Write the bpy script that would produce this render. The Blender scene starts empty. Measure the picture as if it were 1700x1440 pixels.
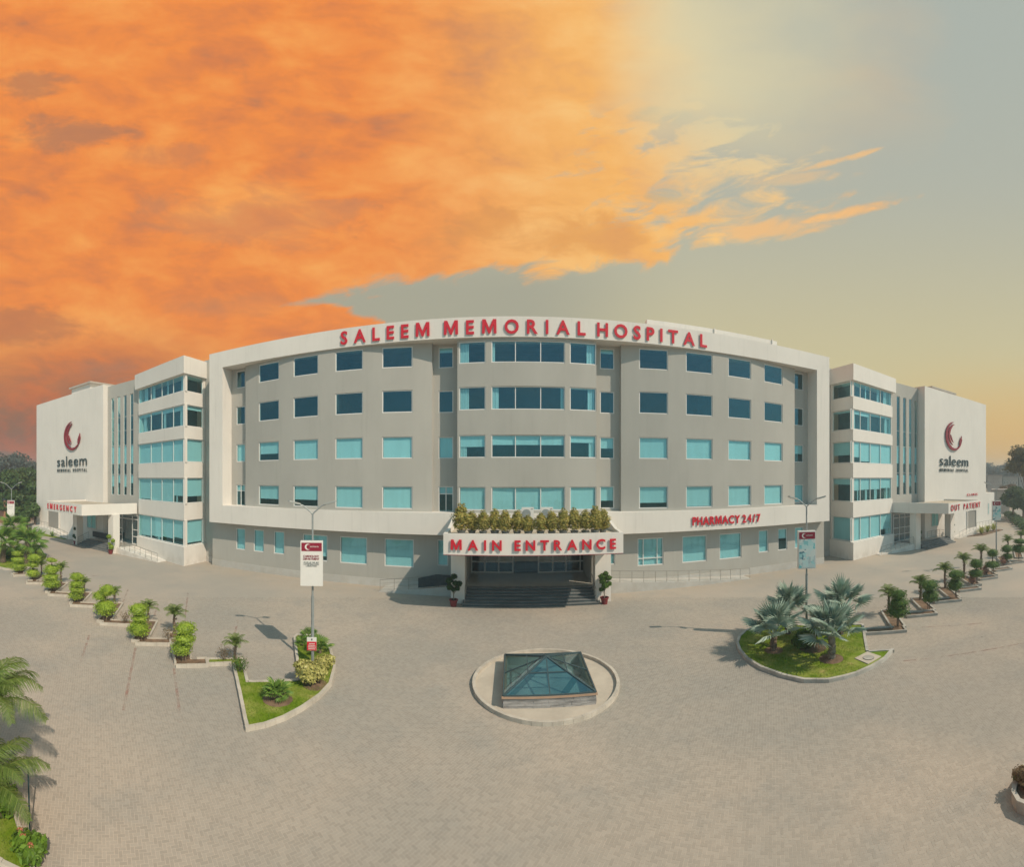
import bpy, math, random
import numpy as np
from mathutils import Vector, Matrix

random.seed(7)
RNG = np.random.default_rng(7)
sc = bpy.context.scene
COL = sc.collection
H, F, XC, Y0 = 9.2, 717.0, 852.0, 792.0     # camera height (m) and the panorama's pixel scale, centre and horizon

# ------------------------------------------------------------------ camera, sky, sun
cam_d = bpy.data.cameras.new('camera')
cam_d.type = 'PANO'
cam_d.panorama_type = 'CENTRAL_CYLINDRICAL'
cam_d.central_cylindrical_range_u_min = (0 - XC) / F
cam_d.central_cylindrical_range_u_max = (1700 - XC) / F
cam_d.central_cylindrical_range_v_min = (Y0 - 1440) / F
cam_d.central_cylindrical_range_v_max = Y0 / F
cam_d.central_cylindrical_radius = 1.0
cam_d.clip_end = 6000
cam_o = bpy.data.objects.new('camera', cam_d)
cam_o.location = (0, 0, H)
cam_o.rotation_euler = (math.radians(90), 0, 0)
COL.objects.link(cam_o)
sc.camera = cam_o
sc.view_settings.view_transform = 'Standard'
sc.view_settings.look = 'None'
sc.view_settings.exposure = 0.0
sc.view_settings.gamma = 1.0
sc.view_settings.use_curve_mapping = False
sc.cycles.max_bounces = 6
sc.cycles.diffuse_bounces = 3
sc.cycles.glossy_bounces = 3
sc.cycles.transmission_bounces = 6
sc.cycles.transparent_max_bounces = 16
sc.cycles.sample_clamp_indirect = 4
sc.cycles.use_denoising = True

SUN = Vector((-.85, .60, -1.0))             # the way the sunlight travels
sun_d = bpy.data.lights.new('sun', 'SUN')
sun_d.energy = 3.75
sun_d.angle = math.radians(.55)
sun_d.color = (1.0, .845, .67)
sun_o = bpy.data.objects.new('sun', sun_d)
sun_o.rotation_euler = SUN.to_track_quat('-Z', 'Y').to_euler()
sun_o.location = (30, -20, 60)
COL.objects.link(sun_o)


def lin(r, g, b):
    f = lambda c: (c / 255 / 12.92) if c <= 10 else ((c / 255 + .055) / 1.055) ** 2.4
    return (f(r), f(g), f(b), 1.0)


class NG:
    """A small helper for node graphs."""
    def __init__(s, tree):
        s.t = tree; s.n = tree.nodes; s.l = tree.links

    def new(s, kind, **kw):
        n = s.n.new(kind)
        for k, v in kw.items(): setattr(n, k, v)
        return n

    def put(s, sock, v):
        if hasattr(v, 'is_output'): s.l.new(v, sock)
        elif v is not None:
            if sock.type == 'RGBA' and len(v) == 3: v = (*v, 1)
            sock.default_value = v

    def math(s, op, a, b=None, c=None, clamp=False):
        n = s.new('ShaderNodeMath', operation=op, use_clamp=clamp)
        s.put(n.inputs[0], a)
        if b is not None: s.put(n.inputs[1], b)
        if c is not None: s.put(n.inputs[2], c)
        return n.outputs[0]

    def smooth(s, x, a, b):
        n = s.new('ShaderNodeMapRange', interpolation_type='SMOOTHSTEP')
        s.put(n.inputs['Value'], x); n.inputs['From Min'].default_value = a; n.inputs['From Max'].default_value = b
        return n.outputs['Result']

    def mix(s, f, a, b, kind='MIX'):
        n = s.new('ShaderNodeMix', data_type='RGBA', blend_type=kind)
        s.put(n.inputs[0], f); s.put(n.inputs[6], a); s.put(n.inputs[7], b)
        return n.outputs[2]

    def noise(s, vec, scale, detail=3, rough=.55, dist=0.0):
        n = s.new('ShaderNodeTexNoise')
        if vec is not None: s.put(n.inputs['Vector'], vec)
        n.inputs['Scale'].default_value = scale; n.inputs['Detail'].default_value = detail
        n.inputs['Roughness'].default_value = rough; n.inputs['Distortion'].default_value = dist
        return n.outputs[0]

    def ramp(s, f, stops):
        n = s.new('ShaderNodeValToRGB')
        e = n.color_ramp.elements
        while len(e) < len(stops): e.new(.5)
        for q, (p, c) in zip(e, stops):
            q.position = p; q.color = c
        s.put(n.inputs[0], f)
        return n.outputs[0]

    def curve(s, x, x0, x1, pts):
        """piecewise-linear function of x over [x0, x1]; values in pts must lie in 0..1"""
        m = s.new('ShaderNodeMapRange'); s.put(m.inputs['Value'], x)
        m.inputs['From Min'].default_value = x0; m.inputs['From Max'].default_value = x1
        n = s.new('ShaderNodeValToRGB'); e = n.color_ramp.elements
        while len(e) < len(pts): e.new(.5)
        for q, (p, v) in zip(e, pts):
            q.position = (p - x0) / (x1 - x0); q.color = (v, v, v, 1)
        s.l.new(m.outputs['Result'], n.inputs[0])
        return n.outputs[0]


world = bpy.data.worlds.new('World'); sc.world = world
world.use_nodes = True
g = NG(world.node_tree); g.n.clear()
out = g.new('ShaderNodeOutputWorld'); bg = g.new('ShaderNodeBackground')
sky = g.new('ShaderNodeTexSky', sky_type='NISHITA')
sky.sun_disc = False
sky.sun_elevation = math.asin(1 / SUN.length)
sky.sun_rotation = math.atan2(.85, -.60)
sky.air_density = 1.0; sky.dust_density = 1.5; sky.ozone_density = 1.2
tc = g.new('ShaderNodeTexCoord'); sep = g.new('ShaderNodeSeparateXYZ')
g.l.new(tc.outputs['Generated'], sep.inputs[0])
dx, dy, dz = sep.outputs
hor = g.math('SQRT', g.math('ADD', g.math('MULTIPLY', dx, dx), g.math('MULTIPLY', dy, dy)))
u = g.math('ARCTAN2', dx, dy)
v = g.math('MINIMUM', g.math('DIVIDE', dz, g.math('MAXIMUM', hor, .02)), 1.6)
cmb = g.new('ShaderNodeCombineXYZ'); g.put(cmb.inputs[0], g.math('MULTIPLY', u, 1.0)); g.put(cmb.inputs[1], g.math('MULTIPLY', g.math('ADD', v, g.math('MULTIPLY', u, .05)), 2.1))
cv = cmb.outputs[0]
cmb2 = g.new('ShaderNodeCombineXYZ'); g.put(cmb2.inputs[0], u); g.put(cmb2.inputs[1], g.math('MULTIPLY', g.math('SUBTRACT', v, g.math('MULTIPLY', u, .22)), 2.6))
cw = cmb2.outputs[0]
n_big = g.noise(cv, 2.7, 5, .56, .25)
n_mid = g.noise(cv, 6.5, 6, .60, .35)
n_fine = g.noise(cw, 7.0, 6, .62, .5)
# clear sky, hazy grey-green overhead and straw-yellow towards the right horizon
clear = g.mix(g.smooth(v, .05, .75), lin(211, 197, 148), lin(178, 180, 166))
clear = g.mix(g.smooth(v, .55, 1.1), clear, lin(172, 179, 170))
warm = g.math('MULTIPLY', g.smooth(v, .32, .02), g.smooth(u, .70, 1.15))
clear = g.mix(warm, clear, lin(222, 176, 102))
wedge = g.math('MULTIPLY', g.smooth(u, .45, .0), g.smooth(v, .62, .42))
clear = g.mix(g.math('MULTIPLY', wedge, .85), clear, lin(164, 163, 146))
# the lit cloud bank
tone = g.math('ADD', g.math('MULTIPLY', n_big, .62), g.math('MULTIPLY', n_mid, .42))
cloud = g.ramp(tone, [(.30, lin(176, 120, 90)), (.41, lin(216, 128, 76)), (.52, lin(240, 142, 70)), (.64, lin(247, 162, 84)), (.78, lin(251, 190, 108))])
cloud = g.mix(g.math('MULTIPLY', g.smooth(u, -.40, .25), .85), cloud, g.ramp(tone, [(.35, lin(236, 174, 112)), (.48, lin(248, 188, 106)), (.65, lin(251, 206, 132))]))
low = g.math('MULTIPLY', g.smooth(v, .40, .08), g.smooth(u, -.45, -.90))
cloud = g.mix(g.math('MULTIPLY', low, .95), cloud, g.mix(g.smooth(n_mid, .40, .62), lin(132, 100, 84), lin(176, 98, 70)))
streak = g.math('MULTIPLY', g.smooth(n_big, .42, .28), g.smooth(u, .05, -.5))
cloud = g.mix(g.math('MULTIPLY', streak, .62), cloud, lin(168, 124, 98))
def patch(px, py, rx, ry, k, col, base):
    a = g.math('DIVIDE', g.math('SUBTRACT', u, (px - XC) / F), rx / F); b = g.math('DIVIDE', g.math('SUBTRACT', v, (Y0 - py) / F), ry / F)
    d = g.math('ADD', g.math('ADD', g.math('MULTIPLY', a, a), g.math('MULTIPLY', b, b)), g.math('MULTIPLY', g.math('SUBTRACT', n_mid, .5), 5.0))
    return g.mix(g.math('MULTIPLY', g.smooth(d, 1.15, .0), k), base, col)


for px_, py_, rx_, ry_, k_, c_ in ((425, 362, 200, 56, .34, (186, 138, 104)), (110, 222, 120, 30, .65, (170, 122, 94)), (60, 140, 70, 26, .6, (172, 122, 92)), (905, 385, 180, 44, .45, (218, 150, 84)),
                                   (380, 510, 110, 22, .5, (214, 138, 88)), (60, 540, 130, 34, .6, (178, 118, 84)), (250, 260, 90, 26, .45, (196, 130, 90)), (1100, 190, 60, 20, .5, (176, 166, 140)), (1110, 330, 50, 16, .5, (178, 168, 136))):
    cloud = patch(px_, py_, rx_, ry_, k_, lin(*c_), cloud)
du = g.math('SUBTRACT', u, .56); dv = g.math('SUBTRACT', v, 1.06)
blob = g.math('ADD', g.math('MULTIPLY', du, du), g.math('MULTIPLY', g.math('MULTIPLY', dv, dv), .5))
cream = g.smooth(g.math('ADD', blob, g.math('MULTIPLY', g.math('SUBTRACT', n_big, .5), .10)), .17, .0)
cloud = g.mix(g.math('MULTIPLY', cream, .9), cloud, lin(219, 212, 174))
lb = g.curve(u, -1.6, 1.2, [(-1.6, 0), (-.5, .30), (-.43, .345), (-.32, .368), (-.03, .398), (.206, .389), (.36, .408), (.395, .456), (.555, .464), (.89, .537), (.98, .62), (1.2, .86)])
lbv = g.math('MULTIPLY', lb, 1.2)
lb2 = g.math('MULTIPLY', g.curve(u, -1.6, 1.2, [(-1.6, .345), (-.44, .345), (-.30, .300), (-.22, .22), (.0, .0)]), 1.2)
under = g.smooth(g.math('ADD', g.math('SUBTRACT', lb2, v), g.math('MULTIPLY', g.math('SUBTRACT', n_fine, .5), .06)), -.006, .012)
lower = g.smooth(g.math('ADD', g.math('SUBTRACT', v, lbv), g.math('MULTIPLY', g.math('SUBTRACT', n_fine, .5), .16)), -.012, .03)
rb = g.curve(v, .3, 1.4, [(.3, .93), (.644, .93), (.72, .84), (.85, .74), (1.0, .70), (1.4, .66)])
right = g.smooth(g.math('ADD', g.math('SUBTRACT', rb, u), g.math('MULTIPLY', g.math('SUBTRACT', n_mid, .5), .22)), -.03, .22)
thin = g.smooth(g.math('ADD', n_fine, g.math('MULTIPLY', g.math('SUBTRACT', .18, u), .48)), .20, .46)
high = g.smooth(v, .66, .92)
soft = g.smooth(g.math('ADD', g.math('SUBTRACT', rb, u), g.math('MULTIPLY', g.math('SUBTRACT', n_big, .5), .35)), -.34, .42)
rmix = g.new('ShaderNodeMix', data_type='FLOAT'); g.put(rmix.inputs[0], high); g.put(rmix.inputs[2], right); g.put(rmix.inputs[3], soft)
right = rmix.outputs[0]
thin = g.math('MAXIMUM', thin, high)
cov = g.math('MULTIPLY', g.math('MULTIPLY', g.math('MAXIMUM', lower, under), right), thin)
for cx_, cy_, len_, wid_, slope_, k_ in ((1385, 358, 120, 9, -.235, .9), (1300, 380, 95, 17, -.15, .75), (1385, 268, 90, 6, -.26, .75), (1230, 388, 70, 18, -.1, .8), (1310, 296, 80, 12, -.1, .5), (1340, 372, 90, 5, -.2, .5)):
    a_ = g.math('DIVIDE', g.math('SUBTRACT', u, (cx_ - XC) / F), len_ / F)
    b_ = g.math('DIVIDE', g.math('ADD', g.math('SUBTRACT', v, (Y0 - cy_) / F), g.math('MULTIPLY', g.math('SUBTRACT', u, (cx_ - XC) / F), slope_)), wid_ / F)
    d_ = g.math('ADD', g.math('ADD', g.math('MULTIPLY', a_, a_), g.math('MULTIPLY', b_, b_)), g.math('MULTIPLY', g.math('SUBTRACT', n_fine, .5), 5.5))
    s_ = g.math('MULTIPLY', g.smooth(d_, 1.5, -.3), k_)
    cloud = g.mix(s_, cloud, lin(250, 192, 122)); cov = g.math('MAXIMUM', cov, s_)
front = g.mix(cov, clear, cloud)
# behind the camera and overhead the sky is plain clear daylight
day = g.mix(1.0, sky.outputs[0], (.085, .12, .125, 1), 'MULTIPLY')
day = g.mix(.5, day, lin(108, 172, 178))
day = g.mix(g.math('MULTIPLY', g.smooth(n_big, .47, .66), .45), day, lin(196, 204, 198))
back = g.math('MAXIMUM', g.smooth(g.math('ABSOLUTE', u), 1.35, 1.9), g.smooth(v, 1.15, 1.5))
g.l.new(g.mix(back, front, day), bg.inputs[0])
bg.inputs[1].default_value = 1.0
g.l.new(bg.outputs[0], out.inputs[0])

# ------------------------------------------------------------------ materials
MATS = {}


def mat(name, col, rough=.7, var=.0, scale=3.0, bump=0.0, bscale=40.0, metal=0.0, spec=.4, isl=0.0, detail=4, stretch=None):
    """Painted or natural surface: base colour with object-fixed noise variation and fine relief."""
    if name in MATS: return MATS[name]
    m = bpy.data.materials.new(name); m.use_nodes = True
    q = NG(m.node_tree); b = q.n['Principled BSDF']
    c = (*col[:3], 1)
    geo = q.new('ShaderNodeNewGeometry')
    pos = geo.outputs['Position']
    if stretch:
        mp = q.new('ShaderNodeMapping'); q.l.new(pos, mp.inputs[0]); mp.inputs['Scale'].default_value = stretch
        pos = mp.outputs[0]
    colr = c
    if var:
        f = q.noise(pos, scale, detail, .6)
        colr = q.mix(q.smooth(f, .3, .7), tuple(x * (1 - var) for x in c[:3]), tuple(min(1, x * (1 + var)) for x in c[:3]))
    if isl:
        hsv = q.new('ShaderNodeHueSaturation')
        r = geo.outputs['Random Per Island']
        q.put(hsv.inputs['Value'], q.math('MULTIPLY_ADD', r, 2 * isl, 1 - isl))
        q.put(hsv.inputs['Color'], colr)
        colr = hsv.outputs[0]
    q.put(b.inputs['Base Color'], colr)
    b.inputs['Roughness'].default_value = rough
    b.inputs['Metallic'].default_value = metal
    b.inputs['Specular IOR Level'].default_value = spec
    if bump:
        bn = q.new('ShaderNodeBump'); bn.inputs['Strength'].default_value = bump; bn.inputs['Distance'].default_value = .02
        q.l.new(q.noise(pos, bscale, 4, .6), bn.inputs['Height']); q.l.new(bn.outputs[0], b.inputs['Normal'])
    MATS[name] = m
    return m


def weather(m, amount=.16):
    """rain streaks, hairline patches and dust that fades up from the ground"""
    q = NG(m.node_tree); b = q.n['Principled BSDF']; l = b.inputs['Base Color'].links
    base = l[0].from_socket if l else tuple(b.inputs['Base Color'].default_value)
    p = q.new('ShaderNodeNewGeometry').outputs['Position']
    mp = q.new('ShaderNodeMapping'); q.l.new(p, mp.inputs[0]); mp.inputs['Scale'].default_value = (2.2, 2.2, .10)
    st = q.smooth(q.noise(mp.outputs[0], 1.6, 5, .65), .52, .80)
    pt = q.smooth(q.noise(p, .9, 5, .7), .55, .75)
    sp = q.new('ShaderNodeSeparateXYZ'); q.l.new(p, sp.inputs[0])
    du = q.math('MULTIPLY', q.smooth(sp.outputs[2], 1.5, .0), q.smooth(q.noise(p, 1.2, 4), .3, .7))
    c = q.mix(q.math('MULTIPLY', st, amount), base, (.20, .19, .165, 1))
    c = q.mix(q.math('MULTIPLY', pt, amount * .5), c, (.30, .285, .25, 1))
    c = q.mix(q.math('MULTIPLY', du, .35), c, (.36, .31, .24, 1))
    q.put(b.inputs['Base Color'], c)


def leaf_mat(name, c0, c1, c2=None, trans=.3, rough=.5):
    m = bpy.data.materials.new(name); m.use_nodes = True
    q = NG(m.node_tree); b = q.n['Principled BSDF']; o = q.n['Material Output']
    geo = q.new('ShaderNodeNewGeometry')
    r = geo.outputs['Random Per Island']
    stops = [(0, (*c0, 1)), (.75 if c2 else 1, (*c1, 1))] + ([(1, (*c2, 1))] if c2 else [])
    col = q.ramp(r, stops)
    big = q.smooth(q.noise(geo.outputs['Position'], 1.6, 2), .35, .65)
    col = q.mix(q.math('MULTIPLY', big, .35), col, tuple(x * 1.35 for x in c1))
    q.put(b.inputs['Base Color'], col); b.inputs['Roughness'].default_value = rough
    b.inputs['Specular IOR Level'].default_value = .35
    t = q.new('ShaderNodeBsdfTranslucent'); q.put(t.inputs[0], col)
    mx = q.new('ShaderNodeMixShader'); mx.inputs[0].default_value = trans
    q.l.new(b.outputs[0], mx.inputs[1]); q.l.new(t.outputs[0], mx.inputs[2]); q.l.new(mx.outputs[0], o.inputs[0])
    return m


def glass_mat(name, tint, refl=.16, rcol=(.75, .92, 1.0), rough=.01):
    """Coated solar glass: tinted see-through sheet with a mirror-like share that grows at grazing angles."""
    m = bpy.data.materials.new(name); m.use_nodes = True
    q = NG(m.node_tree); o = q.n['Material Output']; q.n.remove(q.n['Principled BSDF'])
    tr = q.new('ShaderNodeBsdfTransparent'); tr.inputs[0].default_value = (*[x ** .5 for x in tint], 1)
    gl = q.new('ShaderNodeBsdfGlossy'); gl.inputs[0].default_value = (*rcol, 1); gl.inputs['Roughness'].default_value = rough
    geo = q.new('ShaderNodeNewGeometry')
    bn = q.new('ShaderNodeBump'); bn.inputs['Strength'].default_value = .05; bn.inputs['Distance'].default_value = .05
    q.l.new(q.noise(geo.outputs['Position'], 1.3, 1), bn.inputs['Height']); q.l.new(bn.outputs[0], gl.inputs['Normal'])
    lw = q.new('ShaderNodeLayerWeight'); lw.inputs[0].default_value = .3
    f = q.math('MULTIPLY_ADD', q.math('POWER', lw.outputs['Facing'], 3.0), .55, refl * .6, clamp=True)
    f = q.math('MULTIPLY', f, q.math('SUBTRACT', 1.0, geo.outputs['Backfacing']))
    mx = q.new('ShaderNodeMixShader'); q.put(mx.inputs[0], f)
    q.l.new(tr.outputs[0], mx.inputs[1]); q.l.new(gl.outputs[0], mx.inputs[2]); q.l.new(mx.outputs[0], o.inputs[0])
    return m


WHITE = mat('white paint', (.745, .70, .64), .75, .035, .35, .12, 30, stretch=(1, 1, .45))
GREY = mat('warm grey paint', (.42, .405, .365), .8, .05, .3, .12, 30, stretch=(1, 1, .4))
PLINTH = mat('plinth paint', (.50, .485, .45), .8, .06, .5, .15, 30)
for w_ in (WHITE, GREY, PLINTH): weather(w_)
ALU = mat('window frame', (.72, .70, .67), .45)
DARKIN = mat('unlit room tone', (.10, .115, .12), .9, .25, .6)  # dark base colour stands in for the shade inside the rooms
BLIND = mat('roller blind', (.74, .72, .73), .85, .04, 1.2, stretch=(3, 3, .2))
GLASS = glass_mat('solar glass', (.62, .92, .93), .25, (.36, .84, 1.0))
GLASSD = glass_mat('entrance glass', (.35, .55, .55), .22)
GLASSK = glass_mat('skylight glass', (.42, .62, .66), .36, (.80, .94, 1.0))
RED = mat('red letter paint', (.62, .012, .030), .4)
REDL = mat('crimson logo paint', (.26, .018, .030), .5)
SLATE = mat('dark letter paint', (.045, .07, .075), .5)
MAROON = mat('maroon sign print', (.26, .012, .035), .5)
SIGNW = mat('sign white', (.72, .70, .66), .5, .02, 3)
STEEL = mat('galvanised steel', (.34, .37, .37), .45, .1, 4, metal=.35)
CHROME = mat('stainless rail', (.30, .28, .25), .4, metal=.4)
GRANITE = mat('dark step granite', (.17, .18, .18), .5, .3, 1.5, stretch=(.4, 3, 6))
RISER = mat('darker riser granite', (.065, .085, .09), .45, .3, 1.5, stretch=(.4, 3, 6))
TILE = mat('polished floor tile', (.50, .47, .41), .14, .06, 1)
DECK = mat('canopy deck screed', (.46, .39, .30), .9, .12, .8)
KERB = mat('kerb concrete', (.43, .405, .36), .9, .16, 1.6, .3, 30, isl=.06)
KERBR = mat('bleached kerb concrete', (.50, .45, .38), .9, .14, 1.6, .3, 30, isl=.06)
SCREED = mat('cream screed', (.50, .44, .36), .9, .10, .9, .15, 25)
SOIL = mat('brown soil', (.19, .125, .080), 1, .3, 3, .6, 30)
TERRA = mat('red clay pot', (.19, .028, .03), .7, .12, 6)
POTG = mat('grey pot', (.17, .18, .17), .8, .2, 6)
BARK = mat('bark', (.17, .125, .09), 1, .35, 9, .8, 30)
BARKG = mat('grey palm bark', (.22, .19, .15), 1, .3, 10, .8, 30)
WOOD = mat('copper eave trim', (.44, .29, .20), .5, .08, 2)
STONE = mat('split stone', (.33, .315, .305), .8, .3, 2.2, .6, 20, isl=.28, stretch=(.7, .7, 5))
BAR = mat('dark glazing bar', (.05, .085, .095), .4)
BLACK = mat('black plastic', (.02, .022, .024), .5)
ROOFT = mat('roof slab', (.42, .38, .33), .9, .1, 1)
FARW = mat('far house wall', (.40, .40, .37), .9, .1, .3)
FARR = mat('far flat roof', (.30, .28, .26), .9)
BRICKW = mat('red boundary wall', (.42, .20, .13), .9, .12, .8)
L_TOP = leaf_mat('topiary leaf', (.14, .23, .018), (.33, .46, .045), (.48, .54, .10))
L_TOPD = leaf_mat('deep topiary leaf', (.03, .075, .012), (.085, .17, .022), (.16, .24, .04))
L_CONE = leaf_mat('bronze shrub leaf', (.16, .19, .035), (.42, .37, .10), (.56, .34, .09))
L_TREE = leaf_mat('tree leaf', (.028, .062, .018), (.075, .135, .034), (.12, .18, .05))
L_TREE_HAZED = leaf_mat('haze-tinted tree leaf', (.06, .085, .075), (.10, .125, .105))  # greyed leaf colour has distance haze mixed into it
L_POT = leaf_mat('pot plant leaf', (.012, .045, .015), (.045, .11, .025))
L_PALM = leaf_mat('palm frond', (.075, .125, .025), (.17, .24, .05), (.26, .30, .09), .25)
L_FAN = leaf_mat('green fan leaf', (.075, .16, .025), (.17, .30, .045), (.34, .40, .10), .25)
L_BIS = leaf_mat('silver fan leaf', (.17, .26, .20), (.36, .46, .37), (.60, .64, .53), .12)
L_YEL = leaf_mat('yellow shrub leaf', (.26, .27, .06), (.52, .48, .16), (.62, .56, .24))
L_YUC = leaf_mat('yucca leaf', (.20, .24, .04), (.42, .42, .10))
L_RED = leaf_mat('red shrub leaf', (.26, .12, .085), (.46, .24, .18), (.24, .24, .09))
L_DRY = leaf_mat('dry shrub leaf', (.12, .08, .05), (.24, .17, .09), (.20, .19, .05))
L_IXO = leaf_mat('ixora leaf', (.06, .13, .015), (.17, .29, .03))
FLOWER = mat('coral blossom', (.62, .20, .13), .7)


def lawn_mat():
    m = bpy.data.materials.new('lawn'); m.use_nodes = True
    q = NG(m.node_tree); b = q.n['Principled BSDF']; p = q.new('ShaderNodeNewGeometry')
    n1 = q.noise(p.outputs['Position'], 1.1, 4, .6); n2 = q.noise(p.outputs['Position'], 9, 3)
    c = q.mix(q.smooth(n1, .36, .64), (.135, .215, .012, 1), (.26, .295, .06, 1))
    c = q.mix(q.math('MULTIPLY', q.smooth(n1, .60, .74), .8), c, (.40, .34, .13, 1))
    c = q.mix(q.math('MULTIPLY', q.smooth(n2, .45, .75), .4), c, (.08, .16, .012, 1))
    q.put(b.inputs['Base Color'], c); b.inputs['Roughness'].default_value = .9; b.inputs['Specular IOR Level'].default_value = .1
    return m


LAWN = lawn_mat()


def paver_mat(name, joint=False):
    """Sun-bleached concrete paving: per-block tone, broad dusty and darker areas fixed to the ground."""
    m = bpy.data.materials.new(name); m.use_nodes = True
    q = NG(m.node_tree); b = q.n['Principled BSDF']; p = q.new('ShaderNodeNewGeometry'); oi = q.new('ShaderNodeObjectInfo')
    pos = p.outputs['Position']
    n1 = q.noise(pos, .10, 4, .55); n2 = q.noise(pos, .45, 5, .6); n3 = q.noise(pos, 14, 3, .6)
    a = (.352, .322, .280, 1) if not joint else (.475, .432, .372, 1)
    c = q.mix(q.smooth(n1, .38, .66), a, tuple(x * y for x, y in zip(a, (1.22, 1.15, 1.10, 1))))
    c = q.mix(q.math('MULTIPLY', q.smooth(n2, .48, .72), .45), c, tuple(x * y for x, y in zip(a, (.86, .90, .94, 1))))
    sp = q.new('ShaderNodeSeparateXYZ'); q.l.new(pos, sp.inputs[0])
    dust = q.math('MULTIPLY', q.smooth(sp.outputs[1], 29.5, 34.0), q.smooth(q.noise(pos, .5, 4), .25, .7))
    c = q.mix(q.math('MULTIPLY', dust, .6), c, (.43, .35, .265, 1))
    if not joint:
        r = q.math('FRACT', q.math('ADD', p.outputs['Random Per Island'], oi.outputs['Random']))
        hs = q.new('ShaderNodeHueSaturation'); q.put(hs.inputs['Value'], q.math('MULTIPLY_ADD', r, .15, .89)); q.put(hs.inputs['Color'], c)
        c = hs.outputs[0]
    c = q.mix(q.math('MULTIPLY', q.smooth(n3, .5, .8), .25), c, tuple(x * .8 for x in a[:3]))
    spot = q.smooth(q.noise(pos, 2.3, 1), .79, .84)
    c = q.mix(q.math('MULTIPLY', spot, .5), c, (.12, .11, .095, 1))
    q.put(b.inputs['Base Color'], c); b.inputs['Roughness'].default_value = .92; b.inputs['Specular IOR Level'].default_value = .15
    bn = q.new('ShaderNodeBump'); bn.inputs['Strength'].default_value = .25; bn.inputs['Distance'].default_value = .01
    q.l.new(n3, bn.inputs['Height']); q.l.new(bn.outputs[0], b.inputs['Normal'])
    return m


PAVER = paver_mat('paver block'); JOINT = paver_mat('joint sand', True)


def far_paving_mat():
    """The same paving where blocks are too small to tell apart: block tones and pale joints averaged into grain."""
    m = bpy.data.materials.new('far paving'); m.use_nodes = True
    q = NG(m.node_tree); b = q.n['Principled BSDF']; p = q.new('ShaderNodeNewGeometry'); pos = p.outputs['Position']
    n1 = q.noise(pos, .10, 4, .55); n2 = q.noise(pos, .45, 5, .6); n3 = q.noise(pos, 5, 3, .6)
    a = (.366, .333, .289, 1)
    c = q.mix(q.smooth(n1, .38, .66), a, tuple(x * y for x, y in zip(a, (1.2, 1.13, 1.08, 1))))
    c = q.mix(q.math('MULTIPLY', q.smooth(n2, .48, .72), .42), c, tuple(x * y for x, y in zip(a, (.86, .90, .94, 1))))
    c = q.mix(q.math('MULTIPLY', q.smooth(n3, .4, .7), .18), c, tuple(x * .82 for x in a[:3]))
    sp = q.new('ShaderNodeSeparateXYZ'); q.l.new(pos, sp.inputs[0])
    dust = q.math('MULTIPLY', q.smooth(sp.outputs[1], 29.5, 34.0), q.smooth(q.noise(pos, .5, 4), .25, .7))
    c = q.mix(q.math('MULTIPLY', dust, .6), c, (.43, .35, .265, 1))
    q.put(b.inputs['Base Color'], c); b.inputs['Roughness'].default_value = .92; b.inputs['Specular IOR Level'].default_value = .15
    return m


FARPAVE = far_paving_mat()
EARTH = mat('dusty earth', (.27, .235, .17), 1, .2, .05)


def worn_mat(name, col, amount):
    m = bpy.data.materials.new(name); m.use_nodes = True
    q = NG(m.node_tree); b = q.n['Principled BSDF']; p = q.new('ShaderNodeNewGeometry')
    q.put(b.inputs['Base Color'], (*col, 1)); b.inputs['Roughness'].default_value = .9
    q.put(b.inputs['Alpha'], q.math('MULTIPLY', q.smooth(q.noise(p.outputs['Position'], 1.5, 5, .7), .38, .7), amount))
    return m


LINE = worn_mat('worn red line paint', (.44, .24, .19), .55)


def poster_mat():
    m = bpy.data.materials.new('poster print'); m.use_nodes = True
    q = NG(m.node_tree); b = q.n['Principled BSDF']; tc = q.new('ShaderNodeTexCoord')
    vo = q.new('ShaderNodeTexVoronoi', distance='CHEBYCHEV'); q.l.new(tc.outputs['Object'], vo.inputs['Vector']); vo.inputs['Scale'].default_value = 3.1
    s = q.new('ShaderNodeSeparateColor'); q.l.new(vo.outputs['Color'], s.inputs[0])
    n = q.noise(tc.outputs['Object'], 4.0, 3)
    c = q.ramp(s.outputs[0], [(.0, (.70, .74, .70, 1)), (.45, (.55, .74, .72, 1)), (.62, (.12, .52, .55, 1)), (.8, (.62, .70, .68, 1)), (.95, (.05, .20, .26, 1))])
    c = q.mix(q.smooth(n, .55, .62), c, (.68, .72, .68, 1))
    q.put(b.inputs['Base Color'], c); b.inputs['Roughness'].default_value = .5
    return m


POSTER = poster_mat()

# ------------------------------------------------------------------ geometry helpers
def az(px): return (px - XC) / F
def at_plane(px, y): return y * math.tan(az(px))                 # X of a picture column on the plane y
def ground(px, py, z=0.0):
    r = (H - z) * F / (py - Y0)
    return (r * math.sin(az(px)), r * math.cos(az(px)), z)


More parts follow.
